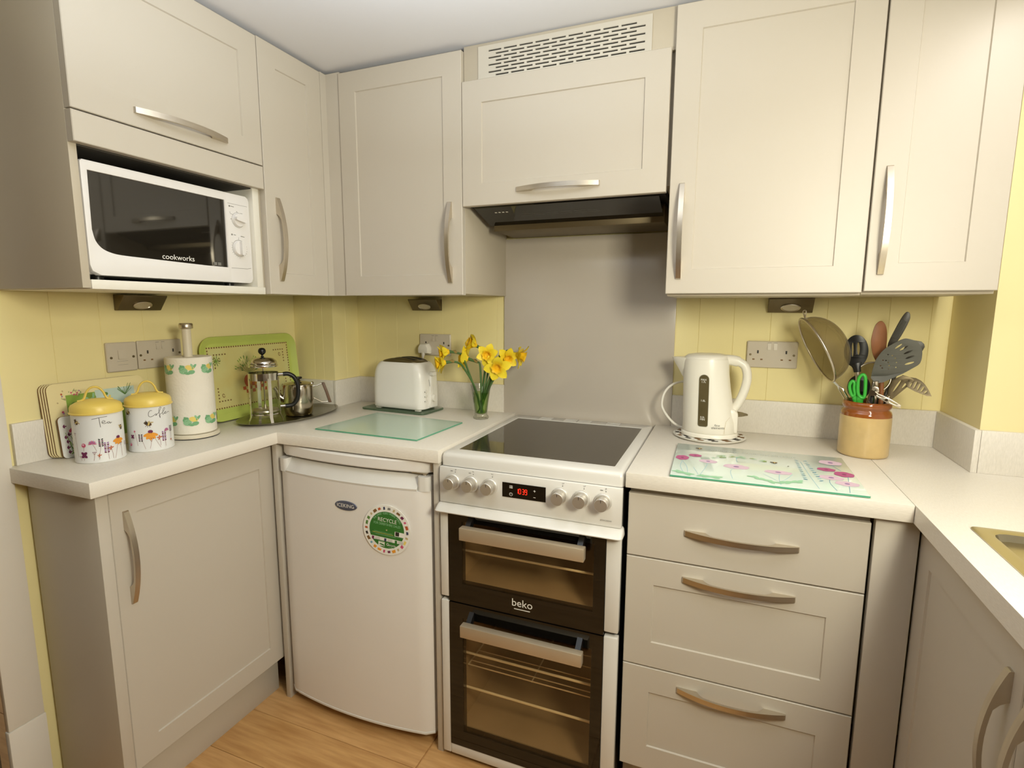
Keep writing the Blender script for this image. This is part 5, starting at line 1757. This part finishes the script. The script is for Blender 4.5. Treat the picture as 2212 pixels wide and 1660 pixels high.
kbody = finish('body', MB().loft([el(*p_) for p_ in kp]), M_kettle, t, angle=50)
finish('lid', MB().loft([el(-0.019, 0.0622, 0.0567, 1.1652), el(-0.019, 0.0615, 0.0560, 1.1685), el(-0.016, 0.0560, 0.050, 1.1755), el(-0.014, 0.040, 0.034, 1.1790), el(-0.014, 0.012, 0.01, 1.1800)]), M_kettle, t, angle=50)
sp_ = []
for x, w_, d__ in ((-0.1165, 0.0035, 0.005), (-0.108, 0.011, 0.018), (-0.097, 0.0185, 0.036), (-0.086, 0.0255, 0.056), (-0.074, 0.031, 0.072), (-0.060, 0.036, 0.085)):
    zt_ = 1.1665
    sp_.append([(KX + x, KY - w_, zt_), (KX + x, KY - w_ * 0.72, zt_ - d__ * 0.5), (KX + x, KY, zt_ - d__), (KX + x, KY + w_ * 0.72, zt_ - d__ * 0.5), (KX + x, KY + w_, zt_)])
finish('spout', MB().loft(sp_), M_kettle, t, angle=60)
hp = smooth_path([(KX + a, KY, z) for a, z in ((-0.005, 1.158), (0.035, 1.162), (0.066, 1.159), (0.0875, 1.147), (0.0965, 1.122), (0.0955, 1.092), (0.0865, 1.057), (0.073, 1.026), (0.056, 1.003), (0.035, 0.985))], 6)
m_ = len(hp)
finish('handle', MB().tube(hp, [(0.0155 if i < m_ * 0.25 else 0.0125, 0.0150) for i in range(m_)], 16, flatten=None), M_kettle, t, angle=70)
finish('switch_housing', MB().loft([[(KX + x, KY + y_, z) for x, y_ in ((0.045, -0.036), (0.0790 - s_, -0.030), (0.0790 - s_, 0.030), (0.045, 0.036))] for z, s_ in ((Z0 + 0.001, 0), (1.006, 0.0005), (1.018, 0.012))]), M_kettle, t, bevel=0.004)
finish('switch', MB().loft([[(KX + x, KY + y_ * s_, z + dz) for y_, dz in ((-1, -0.004 * s_), (1, -0.004 * s_), (1, 0.004 * s_), (-1, 0.004 * s_))] for x, z, s_ in ((0.076, 1.0005, 1.2), (0.090, 1.0005, 1.0), (0.1045, 1.0015, 0.35))][:]
                            if False else [[(KX + x, KY + y_, z) for y_, z in ((-0.012 * w_, 1.0005 - h_), (0.012 * w_, 1.0005 - h_), (0.012 * w_, 1.0010 + h_), (-0.012 * w_, 1.0010 + h_))] for x, w_, h_ in ((0.074, 1, 0.0065), (0.090, 1, 0.0042), (0.1055, 0.7, 0.0008))]), M_steel_d, t)


def FK(u, v, n):
    cx, rx, ry = kb_(v)
    x = max(-0.97, min(0.97, (u - cx) / rx))
    k = 2.2
    y_ = ry * (1 - abs(x) ** k) ** (1 / k)
    return Vec((KX + u, KY - y_ - n, v))


d_ = Decal()


def slot_poly(x0, x1, z0, z1, r):
    return rrect(x0, x1, z0, z1, r, 7)


gw = []
for k in range(12):
    z0, z1 = 0.975 + (1.115 - 0.975) * k / 12, 0.975 + (1.115 - 0.975) * (k + 1) / 12
    s0, s1 = -0.0002 * k, -0.0002 * (k + 1)
    d_.poly([(-0.0325 + s0, z0), (-0.0185 + s0, z0), (-0.0185 + s1, z1), (-0.0325 + s1, z1)], M_gauge if False else P_tan) if False else None
Mgauge = mat('water_gauge', (92, 82, 56), 0.12, var=0.12, scale=14)
Mgring = flat('gauge_ring', (150, 146, 128))
for (ins, mm) in ((0.0, Mgring), (0.0012, Mgauge)):
    zs = [0.968 + ins + (1.122 - 0.968 - 2 * ins) * (0.5 - 0.5 * math.cos(PI * k / 24)) for k in range(25)]
    Lp, Rp = [], []
    for z in zs:
        hw_ = 0.0145 - ins
        rT, rB = 0.0145 - ins, 0.006
        if z > 1.122 - ins - rT:
            hw_ = math.sqrt(max(0, rT ** 2 - (z - (1.122 - ins - rT)) ** 2))
        elif z < 0.968 + ins + rB:
            hw_ -= rB - math.sqrt(max(0, rB ** 2 - (0.968 + ins + rB - z) ** 2))
        cxx = -0.0170 - 0.020 * (z - 0.968)
        Lp.append((cxx - hw_, z))
        Rp.append((cxx + hw_, z))
    for k in range(24):
        for j in range(6):
            f0, f1 = j / 6, (j + 1) / 6
            d_.poly([(a_[0] + (b_[0] - a_[0]) * f, a_[1]) for a_, b_, f in ((Lp[k], Rp[k], f0), (Lp[k], Rp[k], f1), (Lp[k + 1], Rp[k + 1], f1), (Lp[k + 1], Rp[k + 1], f0))], mm)
for (txt, z, s_) in (('MAX', 1.1065, 0.0075), ('1.7L', 1.1000, 0.0075), ('1.0L', 1.0450, 0.0080), ('0.5L', 0.9960, 0.0075), ('MIN', 0.9895, 0.0075)):
    d_.text(txt, -0.0165 - 0.020 * (z - 0.968) - 0.0015, z, s_, P_white)
d_.text('fine', 0.0155, 0.9745, 0.0095, P_grey, align='LEFT', sx=1.1).text('elements', 0.0070, 0.9672, 0.0105, P_grey, align='LEFT', sx=0.95)
d_.line([(0.043, ZK + 0.017), (0.0435, 0.965), (0.046, 0.985), (0.056, 0.997)], 0.0006, P_tan)
d_.build('gauge_and_print', FK, kbody, lift=0.0004, step=0.000002)

# ------------------------------------------------------------------ floral glass board
bq = [(0.605, -0.578), (1.003, -0.572), (1.003, -0.266), (0.598, -0.2675)]
t = thing('glass_board', 'pale glass chopping board with pink poppies, over the drawers', 'chopping board', (0.8, -0.42, ZW))
zb_ = ZW + 0.0015
gb = finish('glass', MB().loft([[(x, y, z) for x, y in bq] for z in (zb_ + 0.0002, zb_ + 0.0046)]), M_flora, t, bevel=0.0006)
em = MB()
em.add([(0.8 + (x - 0.8) * 1.0012, -0.42 + (y + 0.42) * 1.0015, z) for z in (zb_, zb_ + 0.0040) for x, y in bq], [(i, (i + 1) % 4, 4 + (i + 1) % 4, 4 + i) for i in range(4)])
finish('edge', em, M_mint_e, t)
pf = MB()
for x, y in ((0.63, -0.555), (0.98, -0.55), (0.98, -0.29), (0.62, -0.29)):
    pf.lathe([(0.006, ZW), (0.006, zb_ + 0.0002)], (x, y), 10)
each('pad', pf, M_glass, t)
random.seed(21)
d_ = Decal()
P_mag = flat('print_magenta', (190, 92, 140))
P_mag2 = flat('print_magenta_dark', (150, 66, 110))
P_pp2 = flat('print_blush', (226, 198, 214))
P_lg = flat('print_mint', (160, 210, 170))
P_lb = flat('print_pale_blue', (170, 206, 216))


def poppy(x, y, rx, ry, col=P_mag):
    for k in range(6):
        a = k * PI / 3 + 0.3
        d_.disc(x + rx * 0.45 * math.cos(a), y + ry * 0.45 * math.sin(a), rx * 0.58, ry * 0.6, col, 0, 12)
    d_.disc(x, y, rx * 0.22, ry * 0.3, P_mag2 if col is P_mag else P_lilac)


def leafs(x0, y0, x1, y1, m):
    for k in range(7):
        f = k / 6
        d_.disc(x0 + (x1 - x0) * f, y0 + (y1 - y0) * f + 0.004 * math.sin(k * 2.2), 0.012, 0.005, m, math.atan2(y1 - y0, x1 - x0) + 0.5 * (-1) ** k, 9)


def stem_(*pts, m=P_lb, wd=0.0012):
    d_.line(sp2(pts, 5), wd, m)


stem_((0.021, 0.13), (0.02, 0.08), (0.03, 0.03))
stem_((0.021, 0.13), (0.034, 0.085), (0.04, 0.03))
stem_((0.082, 0.14), (0.078, 0.09), (0.066, 0.01))
stem_((0.05, 0.08), (0.06, 0.04), (0.067, 0.008))
stem_((0.146, 0.115), (0.134, 0.08), (0.138, 0.02))
stem_((0.15, 0.165), (0.148, 0.19), (0.15, 0.21), m=P_blue)
stem_((0.243, 0.12), (0.236, 0.06), (0.236, 0.012))
stem_((0.205, 0.085), (0.225, 0.05), (0.236, 0.03))
stem_((0.268, 0.105), (0.25, 0.06), (0.236, 0.035))
stem_((0.298, 0.232), (0.303, 0.12), (0.31, 0.015))
stem_((0.366, 0.24), (0.368, 0.215), (0.378, 0.18), m=P_blue)
stem_((0.345, 0.108), (0.338, 0.07), (0.343, 0.016), m=P_blue)
stem_((0.385, 0.14), (0.376, 0.08), (0.366, 0.012), m=P_blue)
for (x, y, rx, ry, c_) in ((0.082, 0.146, 0.022, 0.016, P_pp2), (0.147, 0.122, 0.030, 0.020, P_pp2), (0.366, 0.248, 0.026, 0.022, P_pp2), (0.347, 0.112, 0.026, 0.018, P_pp2), (0.372, 0.075, 0.024, 0.018, P_pp2), (0.238, 0.11, 0.03, 0.016, P_pp2),
                          (0.019, 0.158, 0.0165, 0.022, P_mag), (0.049, 0.191, 0.016, 0.014, P_mag), (0.347, 0.179, 0.020, 0.015, P_mag), (0.379, 0.150, 0.021, 0.022, P_mag)):
    poppy(x, y, rx, ry, c_)
leafs(0.016, 0.030, 0.045, 0.016, P_lg)
leafs(0.071, 0.014, 0.107, 0.014, P_lg)
leafs(0.180, 0.052, 0.225, 0.024, P_lg)
leafs(0.240, 0.030, 0.277, 0.052, P_lg)
for k in range(26):
    f = random.random()
    d_.disc(0.09 + 0.125 * f, 0.19 + 0.03 * math.sin(f * 3.0) + random.uniform(-0.012, 0.012), 0.006, 0.002, P_lg if k % 3 else P_grass, random.uniform(-0.4, 0.4), 8)
for k in range(22):
    f = k / 21
    for q_ in (-1, 1):
        if (k + q_) % 2:
            d_.disc(0.299 + 0.008 * f + q_ * (0.010 + 0.006 * f), 0.238 - 0.17 * f, 0.0055, 0.0024, P_lb if k % 4 else P_blue, q_ * 0.6, 8)
bee(d_, 0.055, 0.266, 0.009, 0.0)
bee(d_, 0.235, 0.193, 0.009, 0.0)
d_.disc(0.265, 0.172, 0.0022, 0.0022, P_dark)
P_faint = flat('print_faint_grey', (190, 200, 196))
d_.text('with love from my kitchen', 0.188, 0.262, 0.018, P_faint, sx=0.95, spacing=1.1)
d_.build('flower_print', lambda u, v, n: Vec((0.602 + u, -0.577 + v, zb_ + 0.0046 + n)), gb, lift=0.0002, step=0.000006)

# ------------------------------------------------------------------ utensil jar
JX, JY = 1.067, -0.175
n_, lat_ = frame_to_cam(JX, JY)
J0 = Vec((JX, JY, 0))
t = thing('utensil_jar', 'brown and tan stoneware jar full of kitchen utensils', 'jar', (JX, JY, ZW))
finish('body', MB().lathe([(0.054, ZW + 0.0003), (0.0575, ZW + 0.003), (0.0590, ZW + 0.008), (0.0592, ZW + 0.09), (0.0588, ZW + 0.108)], (JX, JY), 56), M_jar, t, angle=50)
finish('glazed_rim', MB().lathe([(0.0588, ZW + 0.108), (0.0586, ZW + 0.114), (0.0560, ZW + 0.121), (0.0525, ZW + 0.1245), (0.0520, ZW + 0.127), (0.0545, ZW + 0.130), (0.0568, ZW + 0.135), (0.0566, ZW + 0.142), (0.0540, ZW + 0.146), (0.0505, ZW + 0.1465),
                                 (0.0480, ZW + 0.142), (0.0475, ZW + 0.120), (0.0535, ZW + 0.10), (0.0535, ZW + 0.010), (0.0001, ZW + 0.008)], (JX, JY), 56, cap=False), M_glaze, t, angle=60)


def U(lat, z, dep=0.0):   # mm right, mm above floor, mm away into the room's corner
    return J0 + lat_ * (lat / 1000) + n_ * (dep / 1000) + Vec((0, 0, z / 1000))


G = 'utensils in the stoneware jar'
def smooth_closed(pts_, n_sub=5):
    out, N_ = [], len(pts_)
    for i in range(N_):
        p0_, p1_, p2_, p3_ = (Vec((*pts_[(i + k) % N_], 0)) for k in (-1, 0, 1, 2))
        for k in range(n_sub):
            s_ = k / n_sub
            q_ = 0.5 * ((2 * p1_) + (p2_ - p0_) * s_ + (2 * p0_ - 5 * p1_ + 4 * p2_ - p3_) * s_ * s_ + (3 * p1_ - p0_ - 3 * p2_ + p3_) * s_ ** 3)
            out.append((q_.x, q_.y))
    return out


# big sieve
t = thing('sieve', 'large round wire mesh sieve standing in the utensil jar', 'sieve', U(-40, 1068), G)
ax = (U(-82.6, 1116) - U(-173.2, 1284.7)).normalized()
ctr = U(-127.9, 1200.4, 6)
pp = (lat_ * 0.888 + Vec((0, 0, 0.46))).normalized()
pp = (pp - ax * pp.dot(ax)).normalized()
bdir = (pp * 0.954 + n_ * 0.30).normalized()
bx_ = ax.cross(bdir).normalized()
Rs = 0.0955
ring = [ctr + ax * (Rs * math.cos(2 * PI * i / 56)) + bx_ * (Rs * math.sin(2 * PI * i / 56)) for i in range(56)]
finish('rim', MB().tube(ring, 0.0030, 10, closed=True), M_steel, t, angle=70)
bw = MB()
rows_ = []
for k in range(12):
    a = (PI / 2) * k / 11
    rr_, dd_ = Rs * 0.985 * math.cos(a) ** 0.9 if k < 11 else 0.001, 0.075 * math.sin(a)
    rows_.append([ctr + bdir * dd_ + ax * (rr_ * math.cos(2 * PI * i / 48)) + bx_ * (rr_ * math.sin(2 * PI * i / 48)) for i in range(48)])
bw.loft(rows_, cap=False)
finish('mesh_bowl', bw, M_sieve, t, angle=80)
hk = MB()
hk.tube(smooth_path([U(-161, 1284, 6), U(-165, 1296, 4), U(-168, 1304, 2), U(-164, 1309, 0), U(-160, 1305, -2), U(-162, 1286, 0)], 5), 0.0018, 8)
finish('hook', hk, M_steel, t)
hw = MB()
hw.tube([U(-82, 1117, 6), U(-70, 1106, 6)], 0.0034, 8)
for q_ in (-1, 1):
    hw.tube([U(-71, 1107, 6), U(-62 + 4 * q_, 1096 + 1.5 * q_, 6 - 2 * q_), U(-45 + 4.6 * q_, 1069, 2), U(-12 + 4 * q_, 960, -2)], 0.0021, 8)
each('handle_wire', hw, M_chrome, t)
# small sieve behind
t = thing('sieve', 'small round sieve half hidden behind the grey turner', 'sieve', U(5, 1080, 30), G)
c2 = U(7, 1131, 30)
r2 = [c2 + lat_ * (0.040 * math.cos(2 * PI * i / 40)) + Vec((0, 0, 0.040 * math.sin(2 * PI * i / 40))) + n_ * (0.008 * math.sin(2 * PI * i / 40)) for i in range(40)]
finish('rim', MB().tube(r2, 0.0026, 8, closed=True), M_steel, t, angle=70)
rows_ = [[c2 + n_ * (0.03 * math.sin(a)) + (p_ - c2) * max(0.02, math.cos(a)) for p_ in r2] for a in [PI / 2 * k / 7 for k in range(8)]]
finish('mesh_bowl', MB().loft(rows_, cap=False), M_sieve, t, angle=80)
finish('handle', MB().tube([U(7, 1092, 30), U(6, 960, 22)], 0.0024, 8), M_steel, t)


def slab(name, par, outer, holes, dep, th, m, bow_=0.0, bev=0.0006, tilt_=0.0):
    """flat utensil head: outline in (mm right, mm up)"""
    vs, fs = plate_vf([(a / 1000, b / 1000) for a, b in outer], [[(a / 1000, b / 1000) for a, b in h_] for h_ in holes], th, bev)
    xs_ = [a / 1000 for a, b in outer]
    zs_ = [b / 1000 for a, b in outer]
    xm, xr = (min(xs_) + max(xs_)) / 2, (max(xs_) - min(xs_)) / 2
    zm = (min(zs_) + max(zs_)) / 2
    P_ = [J0 + lat_ * p_[0] + Vec((0, 0, p_[1])) + n_ * (dep / 1000 - p_[2] + bow_ * ((p_[0] - xm) / xr) ** 2 + tilt_ * (p_[1] - zm)) for p_ in vs]
    return finish(name, MB().add(P_, fs), m, par, angle=40, weld=True)


# black slotted spoon
t = thing('slotted_spoon', 'black slotted spoon with round head in the jar', 'spoon', U(-20, 1070), G)
hd_ = ell(-35.2, 1201, 26.5, 42, 40, R(4))
hd_ = [p_ for p_ in ell(-35.2, 1202, 26.8, 42.5, 44, R(3))]
slab('head', t, hd_, [ell(-53.5, 1202, 2.0, 15.5, 14, R(4)), ell(-43, 1206, 2.6, 20, 14, R(4)), ell(-30.5, 1209.5, 3.6, 17.5, 14, R(5))], -8, 0.0045, M_blk, 0.004)
finish('neck', MB().tube([U(-33.5, 1170, -8), U(-30, 1158, -8), U(-27.8, 1147, -8)], [(0.004, 0.0135), (0.006, 0.0092), (0.006, 0.0085)], 12, flatten=n_.copy()), M_blk, t)
finish('handle', MB().tube([U(-27.8, 1148, -8), U(-24, 1110, -8), U(-12, 960, -4)], 0.0052, 12), M_steel, t)
# second black spoon, low behind the scissors
t = thing('slotted_spoon', 'second black spoon, low in the jar behind the green scissors', 'spoon', U(-20, 1070, 8), G)
slab('head', t, ell(-22.0, 1104, 26, 33, 40), [ell(-34, 1106, 2.4, 15, 14), ell(-22, 1108, 3.6, 16, 14), ell(-8, 1106, 2.8, 15, 14)], 12, 0.0045, M_blk, 0.003)
finish('handle', MB().tube([U(-22, 1076, 12), U(-14, 960, 8)], 0.0050, 12), M_blk, t)
# wooden spoon
t = thing('wooden_spoon', 'brown wooden spoon standing in the jar', 'spoon', U(30, 1076, 18), G)
wsp = [(12, 1280), (20, 1274), (25.5, 1258), (27.5, 1236), (27.8, 1212), (26.5, 1192), (24.5, 1176), (17, 1172), (9.5, 1182), (3.5, 1196), (-0.8, 1214), (-2.6, 1232), (-0.8, 1252), (3.6, 1271)]
slab('bowl', t, smooth_closed(wsp), [], 18, 0.006, M_wood, -0.006, 0.002)
finish('bowl_hollow', MB().loft([[U(13 + rr_ * 11 * math.cos(2 * PI * i / 28) , 1230 + rr_ * 36 * math.sin(2 * PI * i / 28), 10.8 + d__ + 0.0) for i in range(28)] for rr_, d__ in ((1.0, 0.3), (0.97, -0.4), (0.8, 0.1), (0.4, 0.6), (0.02, 0.8))]), mat('spoon_wood_light', (168, 108, 60), 0.45, var=0.2, scale=20), t, angle=70)
finish('handle', MB().tube([U(20, 1182, 17), U(27, 1120, 14), U(30, 1076, 10), U(28, 960, 4)], [0.0065, 0.006, 0.0058, 0.0058], 12), M_wood, t)
# narrow dark turner leaning up right
t = thing('turner', 'narrow dark grey ribbed turner, tallest in the jar', 'utensil', U(30, 1080, 30), G)
slab('blade', t, smooth_closed([(33.8, 1206), (34.1, 1225.4), (45.4, 1260.6), (55, 1287), (62, 1301), (66.5, 1305.5), (71, 1303.5), (73.4, 1296), (72.6, 1284), (62.9, 1254.2), (52, 1229), (41, 1211)]), [], 30, 0.003, M_nyl2, 0.0)
rb_ = MB()
for k in range(6):
    o_ = -6 + k * 2.6
    rb_.tube([U(45 + o_ * 0.9, 1238 - o_ * 0.45, 26.8), U(62 + o_ * 0.75, 1284 - o_ * 0.35, 26.8)], 0.0007, 5)
each('rib', rb_, M_nyl, t)
finish('handle', MB().tube([U(38, 1212, 30), U(30, 1150, 26), U(18, 960, 14)], [0.005, 0.0048, 0.0048], 10), M_nyl2, t)
# dark utensil behind the big turner
t = thing('spatula', 'dark spatula showing only its corner behind the grey turner', 'utensil', U(40, 1080, 40), G)
slab('blade', t, [(60, 1190), (76, 1228), (86, 1233), (103, 1230), (109, 1224), (110.6, 1217), (107, 1207), (100, 1196), (80, 1176)], [], 40, 0.003, M_nyl2)
finish('handle', MB().tube([U(70, 1186, 40), U(36, 1080, 28), U(14, 960, 16)], 0.0048, 10), M_nyl2, t)
# big grey slotted turner
t = thing('turner', 'large grey slotted turner with holes, leaning out of the jar', 'utensil', U(22, 1075, -20), G)


def sl2(a, b, w_):
    dx, dz = b[0] - a[0], b[1] - a[1]
    L_ = math.hypot(dx, dz)
    return ell((a[0] + b[0]) / 2, (a[1] + b[1]) / 2, L_ / 2, w_, 14, math.atan2(dz, dx))


bigo = [(4, 1142), (8.7, 1176), (16, 1196), (28.5, 1214.4), (49.3, 1231.3), (62, 1238.8), (70, 1240), (85.6, 1235.2), (95, 1226.5), (100.5, 1216), (102.6, 1203), (102, 1186), (96, 1174), (72.1, 1156), (50, 1146), (35.9, 1142), (20, 1140), (10, 1139)]
bh = [sl2((46.7, 1213.5), (61.3, 1227.6), 2.6), sl2((56.7, 1209.7), (73.2, 1223.0), 2.8), sl2((65.6, 1200.9), (83.6, 1212.6), 2.9), sl2((70, 1189.3), (88.1, 1198.7), 2.8), sl2((70.1, 1174.2), (90.1, 1182.7), 3.2)]
for (a, b) in ((34.1, 1198.4), (43.3, 1196.3), (50.1, 1189.9), (53.8, 1179.0), (53.5, 1166.2), (24.8, 1183.3), (31.2, 1182.8), (36.5, 1178.0), (39.3, 1169.6), (38.6, 1161.0), (25.1, 1162.7), (21.1, 1168.5)):
    bh.append(ell(a, b, 2.1, 2.1, 10))
slab('blade', t, smooth_closed(bigo), bh, -30, 0.003, M_nyl, 0.0, 0.0006, -0.25)
finish('shoulder', MB().loft([[U(3, 1140, -28), U(14, 1141, -27.5), U(36, 1143, -27), U(74, 1157, -24), U(98, 1176, -20)], [U(3, 1136, -34), U(14, 1123, -36), U(30, 1127, -35), U(70, 1152, -27), U(98, 1174, -21)]][:], cap=False, closed=False)
       .add([U(3, 1136, -34), U(14, 1123, -36), U(30, 1127, -35), U(24, 1128, -24), U(8, 1130, -24)], [(0, 1, 2, 3, 4)]), M_nyl, t)
finish('handle', MB().tube([U(14, 1130, -30), U(16, 1100, -24), U(14, 960, -8)], [(0.0075, 0.010), (0.005, 0.006), (0.005, 0.005)], 10), M_steel, t)
# slotted metal slice bent over to the right
t = thing('slotted_slice', 'grey metal slotted slice with a bent blade', 'utensil', U(46, 1079, 20), G)
slab('shank_blade', t, [(44, 1072), (44.2, 1104.4), (50.8, 1128.0), (71.0, 1141.9), (86.9, 1137.5), (97, 1132), (83.3, 1113.9), (54, 1078)], [sl2((53.4, 1096.0), (69.2, 1131), 2.6), sl2((72, 1108), (86, 1132), 2.8)], 22, 0.0016, M_steel_d)
slab('bent_blade', t, [(71.0, 1142.3), (86.9, 1137.4), (99.4, 1136.4), (110, 1131), (119, 1122), (127, 1109), (133.6, 1095.2), (124, 1095), (112.3, 1099.5), (98, 1105), (83.0, 1113.2)],
     [sl2((88, 1113), (93, 1131), 1.7), sl2((95.5, 1109.5), (102, 1129), 1.7), sl2((103, 1106), (110, 1124.5), 1.7), sl2((110.5, 1103), (118, 1117), 1.7), sl2((118, 1100), (124.5, 1108), 1.6)], 18, 0.0016, M_steel_d, 0, 0.0003, 0.5)
finish('handle', MB().tube([U(46, 1085, 22), U(30, 960, 14)], 0.0042, 10), M_steel, t)
# green scissors
t = thing('scissors', 'bright green handled scissors standing in the jar', 'scissors', U(-18, 1075, -30), G)
for (pts_, lab_) in (([(-16.5, 1143), (-23.5, 1131), (-22.5, 1100), (-17.5, 1086), (-9, 1083), (-6.5, 1096), (-8, 1130), (-11, 1141)], 0), ([(-36.5, 1124.5), (-41.5, 1115), (-40, 1100), (-33.5, 1085), (-28.5, 1090), (-31.5, 1106), (-31.5, 1119)], 1)):
    P3 = [U(a, b, -34 + 4 * lab_) for a, b in pts_]
    N_ = len(P3)
    lp_ = []
    for i in range(N_):
        p0_, p1_, p2_, p3_ = P3[i - 1], P3[i], P3[(i + 1) % N_], P3[(i + 2) % N_]
        for k in range(5):
            s_ = k / 5
            lp_.append(0.5 * ((2 * p1_) + (p2_ - p0_) * s_ + (2 * p0_ - 5 * p1_ + 4 * p2_ - p3_) * s_ * s_ + (3 * p1_ - p0_ - 3 * p2_ + p3_) * s_ ** 3))
    h_ = finish('finger_loop', MB().tube(lp_, [(0.0065, 0.0042)] * len(lp_), 12, closed=True, flatten=n_.copy()), M_grn, t, angle=70)
finish('shank', MB().tube([U(-13, 1088, -34), U(-17, 1078, -32), U(-16, 1055, -28)], [(0.006, 0.009), (0.006, 0.0085), (0.005, 0.007)], 12, flatten=n_.copy()), M_grn, t)
finish('shank', MB().tube([U(-31, 1090, -30), U(-27, 1076, -28), U(-20, 1055, -25)], [(0.006, 0.006), (0.006, 0.0065), (0.005, 0.006)], 12, flatten=n_.copy()), M_grn, t)
for q_ in (0, 1):
    slab('blade', t, [(-23 + 6 * q_, 1060), (-13 + 2 * q_, 1060), (-8 - 4 * q_, 965), (-11, 940)], [], -27 + 2.2 * q_, 0.0016, M_chrome)
# can opener
t = thing('can_opener', 'steel can opener resting over the rim of the jar', 'can opener', U(20, 1080, -36), G)
slab('grip', t, [(7.6, 1127), (10.5, 1126), (3.2, 1076), (8, 1070), (6, 1040), (0, 1040), (-1.5, 1074)], [], -38, 0.006, M_chrome)
slab('plate', t, [(9, 1112), (13, 1116), (21, 1113), (23, 1104), (19, 1096), (10, 1094), (7, 1102)], [ell(15, 1106, 2.6, 2.6, 12)], -43, 0.003, M_steel)
slab('lever', t, [(12.5, 1100), (17, 1101), (44, 1090), (70.6, 1074.5), (70, 1067), (40.9, 1079), (13.5, 1094)], [sl2((46, 1082), (62, 1075), 2.2), sl2((19, 1096), (30, 1091), 1.8)], -53, 0.0045, M_steel)
each('pivot', MB().tube([U(15, 1098, -56), U(15, 1098, -41)], 0.0042, 12).tube([U(40, 1085, -57), U(40, 1085, -50)], 0.0036, 12), M_chrome, t)
finish('cutting_wheel', MB().tube([U(9, 1099, -47), U(9, 1099, -44)], 0.0075, 16), M_chrome, t)
slab('lower_grip', t, [(13, 1096), (6, 1096), (2, 1040), (9, 1040)], [], -33, 0.006, M_blk)
